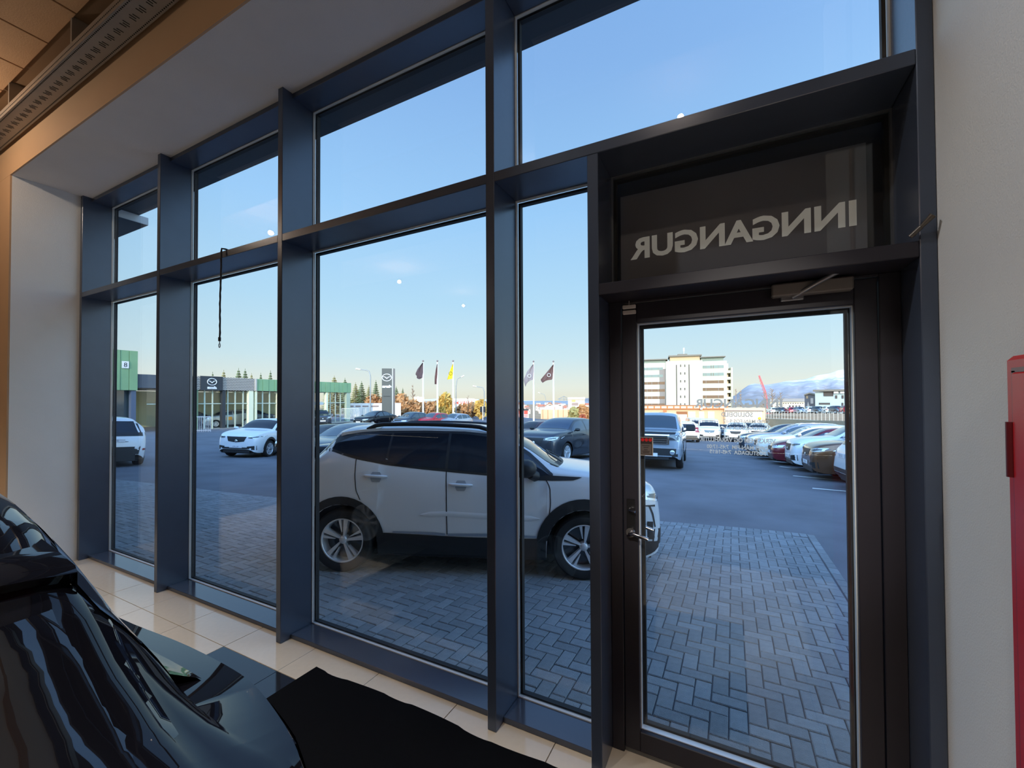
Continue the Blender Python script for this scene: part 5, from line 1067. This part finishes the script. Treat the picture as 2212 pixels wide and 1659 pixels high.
for k, (u, vt, D_, c, fly, hoist, lb) in enumerate(FL):
    P = atd(u, 896, D_); P.z = gz(P.x, P.y) - .6; h = atd(u, vt, D_).z - P.z
    fp = tag(empty('flagpole', P), lb.replace('furled dark flag on', 'white flagpole,').replace('brown grey flag on', 'white flagpole,').replace('yellow flag with a round badge on', 'white flagpole,').replace('grey flag with pale lettering on', 'white flagpole,').replace('brown flag with pale marks on', 'white flagpole,').replace('the ', '').replace(' flagpole', ' of five', 2).replace('white of five,', 'white flagpole,') + ' behind parked cars', 'flagpole')
    MB().tube([(0, 0, 0), (0, 0, h - .15)], [.13, .085], 10).build('pole', POLE, fp); MB().lathe([(0, -.1), (.10, -.05), (.14, .03), (.08, .12), (0, .14)], 10, M=Matrix.Translation((0, 0, h))).build('finial', mat('finial', L(120, 100, 100), rough=.5), fp)
    n = 12; A_ = resample([(p[0], p[1], 0) for p in fly], n); B_ = resample([(p[0], p[1], 0) for p in hoist], n); rows = []
    for i in range(n):
        r = []
        for j in range(9):
            t_ = j / 8; uu = B_[i].x + (A_[i].x - B_[i].x) * t_; vv = B_[i].y + (A_[i].y - B_[i].y) * t_
            r.append(atd(uu, vv, D_ + .18 * sin(j * 1.5 + i * .5) * t_) - P)
        rows.append(r)
    fo = tag(empty('flag', P), lb, 'flag'); MB().grid(rows).build('cloth', mat('flag_cloth_%d' % k, c, rough=.8), fo)
    if k in (2, 3, 4):
        cpt = rows[7 if k == 2 else 6][4]; Mx = fr(cpt + Vector((.10, -.22, 0)), (cos(Rz), sin(Rz), 0), (0, 0, 1))
        MB().tube([(.22 * cos(a_), .22 * sin(a_), 0) for a_ in [2 * pi * z_ / 16 for z_ in range(17)]], .03, 5, M=Mx).build('flag_badge', mat('badge_%d' % k, L(60, 50, 20) if k == 2 else L(220, 216, 214), rough=.7), fo)
LMP = mat('lamp_post', L(150, 152, 150), rough=.5, metal=.4)
for u, vt, vb, D_, u2, v2, lb in ((800, 812, 900, 50, 777, 798, 'street lamp with its arm to the left, beside the dark pylon'), (985, 835, 900, 64, 997, 814, 'street lamp with its arm to the right, by the yellow flag'), (1046, 846, 900, 62, 1028, 835, 'street lamp just left of the bright steel fin'), (1126, 862, 900, 80, 1119, 846, 'street lamp at the left edge of the narrow pane beside the fin'), (1180, 868, 890, 110, 1166, 849, 'street lamp between the two flagpoles of the narrow pane')):
    P = atd(u, vb, D_); o = tag(empty('street_lamp', P), lb, 'street lamp'); a1 = atd(u, vt, D_) - P; a2 = atd((u + u2) / 2 + (u - u2) * .22, v2 + (vt - v2) * .18, D_) - P; a3 = atd(u2, v2, D_) - P
    MB().tube([(0, 0, 0), a1, a1 * .5 + a2 * .5 + Vector((0, 0, .25)), a2, a3], [.09, .07, .06, .055, .05], 7).build('post', LMP, o); MB().tube([a3 - (a3 - a2).normalized() * .1, a3 + (a3 - a2).normalized() * .45], [.08, .12], 7).build('lamp_head', mat('lamp_head', L(230, 220, 200), rough=.4), o)
# ------------------------------------------------------------------ pale wall and sheds left of the pylon
SHED = mat('shed_white', L(226, 214, 204), rough=.7); SHD2 = mat('shed_brown', L(150, 128, 118), rough=.7)  # white walls, brown tone for shed windows and the hall opening
def facing(P, turn=0.): a_ = atan2(CAM.y - P.y, CAM.x - P.x) + pi / 2 + radians(turn); return Matrix.Translation(P) @ Matrix.Rotation(a_, 4, 'Z')   # local -y towards the viewer
class Far:
    """a building front in a vertical plane at depth D; pixels give its real width and heights"""
    def __init__(s, name, label, cat, u0, vb, D_, turn=0.):
        s.P = atd(u0, vb, D_); s.M = facing(s.P, turn); s.o = tag(empty(name, M=s.M), label, cat); s.n = s.M.col[1].to_3d(); s.Mi = s.M.inverted(); s.name = name
    def uv(s, u, v):
        d = ray(u, v); t = (s.P - CAM).dot(s.n) / d.dot(s.n); p = s.Mi @ (CAM + d * t); return p.x, p.z
    def box(s, name, u0, u1, v0, v1, m, y0=-.1, y1=.1):
        x0, z1 = s.uv(u0, v0); x1, z1b = s.uv(u1, v0); z0 = s.uv((u0 + u1) / 2, v1)[1]; z1 = s.uv((u0 + u1) / 2, v0)[1]
        return MB().box((x0, y0, z0), (x1, y1, z1)).build(name, m, s.o)
    def poly(s, name, pts, m, y0, y1):
        M = Matrix(((1, 0, 0, 0), (0, 0, -1, 0), (0, 1, 0, 0), (0, 0, 0, 1)))
        return MB().prism([s.uv(*p) for p in pts], -y1, -y0, M=M).build(name, m, s.o)
DKW = mat('far_window', L(84, 76, 72), rough=.5, spec=.2); DKW2 = mat('far_window_pale', L(126, 138, 130), rough=.5, spec=.2); BRW = mat('window_brown', L(116, 90, 68), rough=.5, spec=.2)
f = Far('low_shed', 'long low white shed left of the dark pylon', 'shed', 750, 898, 56)
f.box('wall', 750, 866, 871, 900, SHED, 0, 4)
for u0, u1 in ((757, 764), (768, 779), (783, 796), (802, 818)): f.box('shed_window', u0, u1, 876, 879, SHD2, -.05, .05)
for u0, u1 in ((757, 763), (783, 797)): f.box('shed_door', u0, u1, 881, 899, mat('shed_door', L(206, 200, 190), rough=.6), -.06, .05)
# warehouse with red letters
f = Far('warehouse', 'white warehouse with red letters between the yellow flag and the steel fin', 'warehouse', 985, 890, 210, 6)
f.box('wall', 977, 1024, 861, 892, mat('ware_white', L(246, 236, 222), rough=.8), 0, 30); f.poly('gable_end', [(1024, 861), (1046, 869), (1046, 892), (1024, 892)], SHED, .5, 30)
x0, z0 = f.uv(1000, 867); text_mesh('red_letters', 'BM VALLÁ', 2.3, mat('letter_red', L(220, 60, 40), rough=.6), f.o, fr((x0, -.1, z0 - 1.5), (1, 0, 0), (0, 0, 1)), bold=.03, extrude=.02)
# ------------------------------------------------------------------ white office block
OFW = mat('office_white', L(206, 202, 176), rough=.75); OFG = mat('office_grey', L(132, 124, 118), rough=.8); OFR = mat('office_roof', L(120, 112, 100), rough=.8)
f = Far('office_block', 'tall white office block with window bands seen through the door glass', 'office building', 1480, 886, 185, 3)
f.box('left_wing', 1340, 1438, 785, 888, OFW, 0, 16); f.box('stair_core', 1438, 1516.5, 780, 888, OFW, -1.6, 16); f.box('right_wing', 1516.5, 1570, 780, 888, OFW, 0, 16)
f.box('corner_recess', 1424, 1438, 797, 888, OFG, -.06, 1); f.box('roof_storey', 1384, 1438, 778, 785, DKW2, .8, 14); f.box('roof_storey', 1514, 1563, 772, 780, DKW2, .8, 14)
f.box('roof_edge', 1384, 1442, 776, 778, OFR, -.8, 15); f.box('roof_edge', 1512, 1567, 770, 772, OFR, -.8, 15); f.box('plant_room', 1447, 1512, 770, 780, mat('plant_room', L(182, 160, 128), rough=.8), .2, 12); f.box('plant_roof', 1444, 1515.5, 767, 770, OFR, -1, 13); f.box('lift_room', 1464, 1485, 764, 767, OFR, 1, 8)
MB().tube([(f.uv(1478, 764)[0], 3, f.uv(1478, 764)[1]), (f.uv(1478, 757)[0], 3, f.uv(1478, 757)[1])], .15, 6).box((f.uv(1476.5, 757)[0], 2.6, f.uv(1477, 757)[1]), (f.uv(1479.5, 757)[0], 3.4, f.uv(1477, 750)[1])).build('roof_mast', PLATE, f.o)
for k in range(6):
    v0 = 794 + 15.55 * k; m = DKW2 if k < 2 else BRW
    if k < 5.5:
        w_ = f.box('window', 1388, 1432 if k < 2 else 1436, v0, v0 + 5.6, m, -.12, .1)
        for u in (1398, 1408, 1422): 
            g_ = f.box('window_mullion', u - .5, u + .5, v0, v0 + 5.6, OFG, -.16, .0); g_.parent = w_
    v0 = 789.2 + 16.2 * k
    w_ = f.box('window', 1517, 1563.5, v0, v0 + 6.4, DKW2 if k < 2 else BRW, -.12, .1)
    for u in (1525, 1536, 1541, 1552):
        g_ = f.box('window_mullion', u - .5, u + .5, v0, v0 + 6.4, BRW if u in (1536, 1541) else OFG, -.16, .0); g_.parent = w_
    for u in (1468.7, 1477.7): f.box('small_window', u, u + 2.4, 788 + 16.6 * k, 793.3 + 16.6 * k, DKW, -1.7, -1.5)
f.box('slit_window', 1459.7, 1462, 788.7, 878, DKW, -1.68, -1.5); f.box('slit_window', 1486.6, 1489, 787.8, 878, DKW, -1.68, -1.5)
f.box('stair_tower', 1570, 1577, 783, 888, mat('stair_shade', L(206, 190, 172), rough=.8), 5, 15); f.box('stair_wall', 1580.5, 1584, 793, 888, OFW, 2, 16)  # shaded look of the stair end is put into its colour
for k in range(6): f.box('stair_landing', 1571, 1581, 799 + 14.5 * k, 805 + 14.5 * k, OFW, 2.5, 8)
# low warm building with shutters
WRM = mat('warm_render', L(214, 172, 134), rough=.85, noise=.08, nscale=.5); WRB = mat('rust_band', L(188, 116, 68), rough=.8, noise=.3, nscale=.7); SHUT = mat('shutter_cream', L(244, 236, 206), rough=.6)
f = Far('garage_row', 'low ochre garage building with cream shutters behind the far row of cars', 'garage', 1480, 935, 66, 0)
f.box('wall', 1340, 1566, 884, 940, WRM, 0, 8); f.box('roof_band', 1340, 1572, 876, 884, WRB, -.3, 8)
for k in range(16): f.box('roof_block', 1345 + 14 * k, 1356 + 14 * k, 877.5, 882, mat('band_cream', L(236, 200, 160), rough=.8), -.36, -.29)
for u0, u1 in ((1487, 1502), (1510, 1521), (1529, 1543)): f.box('shutter', u0, u1, 889, 914, SHUT, -.06, .1)
f.box('gate_recess', 1461, 1485, 889, 916, mat('recess_brown', L(150, 96, 60), rough=.9), -.03, .1); f.box('gate', 1461, 1484, 895, 916, mat('gate_cream', L(236, 206, 172), rough=.7), -.07, .05); f.box('pier', 1433, 1440, 886, 940, WRB, -.2, .1); f.box('wall_lamp', 1512, 1517, 881, 884.5, PLATE, -.7, -.3)
f.box('side_hall', 1564, 1652, 881, 940, mat('hall_frame', L(236, 196, 150), rough=.8), -.4, 8); d_ = f.box('hall_opening', 1566, 1646, 886, 923, mat('hall_joint', L(176, 140, 112), rough=.8), -.46, -.38)
for k in range(16): f.box('hall_door_slat', 1566.5 + 4.95 * k, 1571.1 + 4.95 * k, 889, 922, mat('hall_slat', L(232, 206, 176), rough=.7), -.52, -.44)
f.box('hall_lintel', 1566, 1648, 886.5, 888.5, mat('lintel_grey', L(130, 120, 116), rough=.7), -.6, -.4)
# yellow disc sign
P = atd(1641, 920, 56); o = tag(empty('road_sign', P), 'small round yellow road sign on a thin post behind the right hand row', 'sign'); h = atd(1641, 904, 56).z - P.z
MB().tube([(0, 0, -1), (0, 0, h)], .04, 6).build('post', LMP, o); MB().lathe([(0, .03), (.17, .02), (.19, -.02), (0, -.03)], 18, M=Matrix.Translation((0, 0, h)) @ facing(P).to_quaternion().to_matrix().to_4x4() @ Matrix.Rotation(radians(90), 4, 'X')).build('disc', mat('sign_yellow', L(250, 190, 30), rough=.5), o)
# white railing on the bank at the right, bank, far parked cars
BANK = mat('bank_soil', L(150, 138, 116), rough=.95, noise=.3, nscale=.6); bk = MB(); bk.grid([[tuple(atd(u, v, D_)) for u, v, D_ in ((1652, a_, 62), (1700, a_ + b1, 56), (1760, a_ + b1 * 2, 50), (1860, a_ + b1 * 3, 42))] for a_, b1 in ((904, 2), (912, 3), (930, 6))]); bo = bk.build('bank', BANK); bo['kind'] = 'structure'
P = atd(1655, 905, 62); Qp = atd(1850, 914, 44); Qp.z = P.z + (Qp.z - P.z) * .9
railing('railing', 'long white tube railing on the bank above the right hand row of cars', P, Qp, 1.15, 26, mat('rail_cream', L(236, 228, 212), rough=.5))
f = Far('industrial_hall', 'long white industrial hall before the mountain', 'hall', 1690, 888, 230); f.box('wall', 1660, 1745, 868, 890, mat('hall_white', L(246, 236, 210), rough=.8), 0, 20); f.box('roof', 1658, 1747, 861, 868, mat('hall_roof', L(150, 144, 140), rough=.8), -1, 20)
for k in range(9): f.box('window', 1691 + 5.2 * k, 1694 + 5.2 * k, 870.5, 872.5, DKW, -.1, .1)
for k in range(4): f.box('door', 1704 + 7 * k, 1708 + 7 * k, 875.5, 880, DKW, -.1, .1)
f = Far('gabled_block', 'narrow dark gabled block with pale signs left of the grey house', 'building', 1748, 892, 130, -4); f.poly('wall', [(1738, 853), (1748.5, 849), (1760, 852), (1760, 892), (1738, 892)], mat('block_brown', L(112, 104, 104), rough=.8), 0, 12); f.poly('roof', [(1737, 852), (1748.5, 848), (1761, 851), (1761, 853.5), (1748.5, 850.5), (1737, 854.5)], OFR, -.6, 12)
f.box('sign', 1741.5, 1745.5, 855, 861, mat('tan_sign', L(190, 150, 110), rough=.7), -.15, .1); f.box('sign', 1751, 1757, 860, 872, mat('pale_sign', L(200, 180, 166), rough=.7), -.15, .1); f.poly('sign', [(1743, 878), (1745.5, 867), (1749, 878)], MATS['pale_sign'], -.15, .1)
f = Far('grey_house', 'pale grey two storey house with a dark roof at the right of the door glass', 'house', 1800, 892, 120, -10); f.box('wall', 1760.5, 1880, 846, 893, mat('house_grey', L(176, 190, 192), rough=.8), 0, 14); f.box('roof', 1758, 1882, 841, 845, OFR, -1.2, 15); f.box('upper_windows', 1779, 1800, 846, 856, DKW, -.15, .1)
f.box('strip_window', 1769, 1793, 870, 874, DKW, -.15, .1)
for u in (1804, 1818, 1834): f.box('window', u, u + 4.5, 854, 861, DKW, -.15, .1); f.box('bay', u - 1.5, u + 8, 846, 850, mat('house_white', L(222, 226, 226), rough=.7), -.9, .1); f.box('door', u, u + 4, 870 if u > 1810 else 878, 884, DKW, -.15, .1)
fc = [CREAM, GREY, REDP, SLV, WH, BLU]; 
for k in range(9):
    u = 1668 + 20 * k; P = atd(u, 890 + .3 * k, 100 - 3 * k); car('hatch', ORD[k] + ' small parked car from the left beyond the white railing at the right', 'hatch', fc[k % 6], P.x, P.y, math.degrees(atan2(CAM.y - P.y, CAM.x - P.x)) + (20 if k % 2 else 200), group='cars beyond the right hand railing', clad=False, M=Matrix.Translation(atd(u, 893, 100 - 3 * k)) @ Matrix.Rotation(atan2(CAM.y - P.y, CAM.x - P.x) + (.4 if k % 2 else 3.4), 4, 'Z'))
# red lattice crane
P = atd(1662, 862, 420); P.z = land(P.x, P.y); o = tag(empty('crane', P), 'thin red lattice crane boom leaning left before the mountain', 'crane'); A_ = atd(1652, 845, 420) - P; B_ = atd(1640, 812, 420) - P
m = MB()
for dx, dz in ((-1, 0), (1, 0), (0, 1.2)): m.tube([(dx, 0, dz), A_ + Vector((dx * .8, 0, dz)), B_ + Vector((dx * .5, 0, dz * .4))], .28, 4)
for k in range(14): p_ = B_ * (k / 13); q2 = B_ * (min(k + 1, 13) / 13); m.tube([p_ + Vector((-1, 0, 0)), q2 + Vector((1, 0, 0))], .18, 4)
m.box((-3, -2, 0), (3, 5, 1.8)).box((-2, -1.5, 1.8), (1.5, 2.5, 4.2)); m.build('boom', mat('crane_red', L(214, 110, 110), rough=.6), o)
# ------------------------------------------------------------------ town by the sea
RR = random.Random(11); HW = [mat('town_%d' % k, c, rough=.85) for k, c in enumerate((L(244, 228, 204), L(232, 208, 180), L(216, 176, 140), L(236, 224, 210)))]; HR = [mat('town_roof_%d' % k, c, rough=.85) for k, c in enumerate((L(176, 108, 84), L(150, 120, 104), L(196, 178, 160)))]
HP = []
def house(u, vt, vb, D_, wpx, k, where=''):
    P = atd(u, vb, D_); P.z = min(P.z, land(P.x, P.y) + .5)
    if any((P - Q_).length < 15 for Q_ in HP): return
    HP.append(P.copy()); o = tag(empty('house', M=facing(P, RR.uniform(-25, 25))), 'tiny ' + ('cream', 'sand coloured', 'tan', 'ivory')[k % 4] + ' house with a ' + ('brick red', 'brown', 'grey')[k % 3] + ' roof far off ' + where, 'house', 'houses of the distant town'); w_ = wpx * D_ / FPX / 2; h = atd(u, vt, D_).z - P.z; e = h * .62
    MB().box((-w_, 0, -2), (w_, w_ * 1.4, e)).build('wall', HW[k % 4], o); MB().add([(-w_ * 1.06, -.2, e), (w_ * 1.06, -.2, e), (w_ * 1.06, w_ * 1.5, e), (-w_ * 1.06, w_ * 1.5, e), (-w_ * 1.06, w_ * .7, h), (w_ * 1.06, w_ * .7, h)], [(0, 1, 5, 4), (2, 3, 4, 5), (1, 2, 5), (3, 0, 4)]).build('roof', HR[k % 3], o)
    for s in (-.5, .4): MB().box((s * w_ - w_ * .12, -.1, e * .3), (s * w_ + w_ * .12, .05, e * .75)).build('window', DKW, o)
k = 0
for u0, u1, n, wh in ((925, 960, 10, 'behind the left flagpoles'), (1118, 1152, 9, 'left of the grey flag'), (1158, 1194, 12, 'between the right flagpoles'), (1200, 1242, 12, 'right of the last flagpole'), (1245, 1272, 6, 'beside the door frame')):
    for i in range(n):
        u = u0 + (u1 - u0) * (i + RR.random()) / n; v = RR.uniform(872, 884); D_ = 900 - (v - 870) * 42; house(u, v - RR.uniform(3, 5), v + 2.5, D_, RR.uniform(7, 12), k, wh); k += 1
f = Far('gabled_house', 'larger white gabled house between the two right flagpoles', 'house', 1186, 888, 170); f.poly('wall', [(1177, 877), (1187, 871), (1197, 877), (1197, 888), (1177, 888)], HW[0], 0, 12); f.box('window', 1185, 1191, 874.5, 876, DKW, -.1, .1); f.poly('roof', [(1176, 877), (1187, 870), (1198, 877), (1198, 878), (1187, 871.2), (1176, 878)], HR[0], -.4, 12)
f = Far('gabled_house', 'white gabled house just right of the rightmost flagpole', 'house', 1205, 888, 170); f.poly('wall', [(1199, 878), (1208, 873), (1215, 877), (1215, 888), (1199, 888)], HW[3], 0, 12); f.box('window', 1207, 1212, 875, 876.5, DKW, -.1, .1)
f = Far('hall_with_sign', 'pale hall with a green sign left of the door frame', 'hall', 1245, 890, 150); f.box('wall', 1227, 1263, 862, 884, HW[0], 0, 14); f.box('roof', 1226, 1264, 858, 863, HR[2], -.5, 14); f.box('green_sign', 1235, 1243, 864.5, 868, mat('sign_green', L(200, 226, 90), rough=.6), -.2, .1); f.box('opening', 1235, 1249, 870, 876, SHD2, -.1, .1)
f = Far('retaining_wall', 'long ochre wall behind the roof of the seven seat car', 'wall', 1200, 900, 88); f.box('wall', 1168, 1270, 885, 905, WRM, 0, 1); 
for k in range(9): f.box('wall_joint', 1172 + 11 * k, 1172.8 + 11 * k, 885, 905, WRB, -.05, .02)
f = Far('striped_kiosk', 'red and white kiosk front low at the left of the narrow pane', 'kiosk', 1130, 902, 84); f.box('panel', 1117, 1142, 884, 905, PLATE, 0, 3); f.box('roof', 1117, 1142, 884, 886.5, DKS, -.3, 3)
for u0, u1 in ((1121, 1128), (1132, 1140)):
    f.box('red_panel', u0, u1, 887, 905, mat('kiosk_red', L(214, 70, 56), rough=.6), -.1, .1)
    for j in range(3): f.box('white_stripe', u0, u1, 895 + 3 * j, 896.3 + 3 * j, PLATE, -.14, .0)
# harbour cranes
P = atd(1218, 870, 900); o = tag(empty('harbour_crane', P), 'grey harbour gantry crane on the horizon beside the right flagpoles', 'crane'); g = lambda u, v: atd(u, v, 900) - P
m = MB()
for a_, b2 in (((1205, 862), (1229, 862)), ((1209, 862), (1209, 869)), ((1218, 856), (1218, 869)), ((1224, 862), (1224, 869)), ((1218, 856), (1206, 862)), ((1218, 856), (1228, 861))): m.tube([g(*a_), g(*b2)], .45, 4)
m.build('gantry', mat('harbour_grey', L(130, 140, 150), rough=.7), o)
# pale tower blocks far left
f = Far('tower_blocks', 'group of cream tower blocks far beyond the left flagpole', 'buildings', 905, 875, 900)
for u in (894, 900, 906, 911): f.box('tower', u, u + 5, 856.5 + (u % 4) * .5, 872, HW[0], 0, 14)
# traffic signal by the fin
P = atd(1043, 905, 60); o = tag(empty('traffic_light', P), 'black traffic light pair low beside the bright steel fin', 'traffic light'); MB().tube([(0, 0, -.5), (0, 0, 1.8)], .06, 6).build('post', POLE, o)
for dx in (-.28, .28): MB().box((dx - .14, -.1, .95), (dx + .14, .1, 1.75), ch=.02).build('signal_head', BLACKP, o)
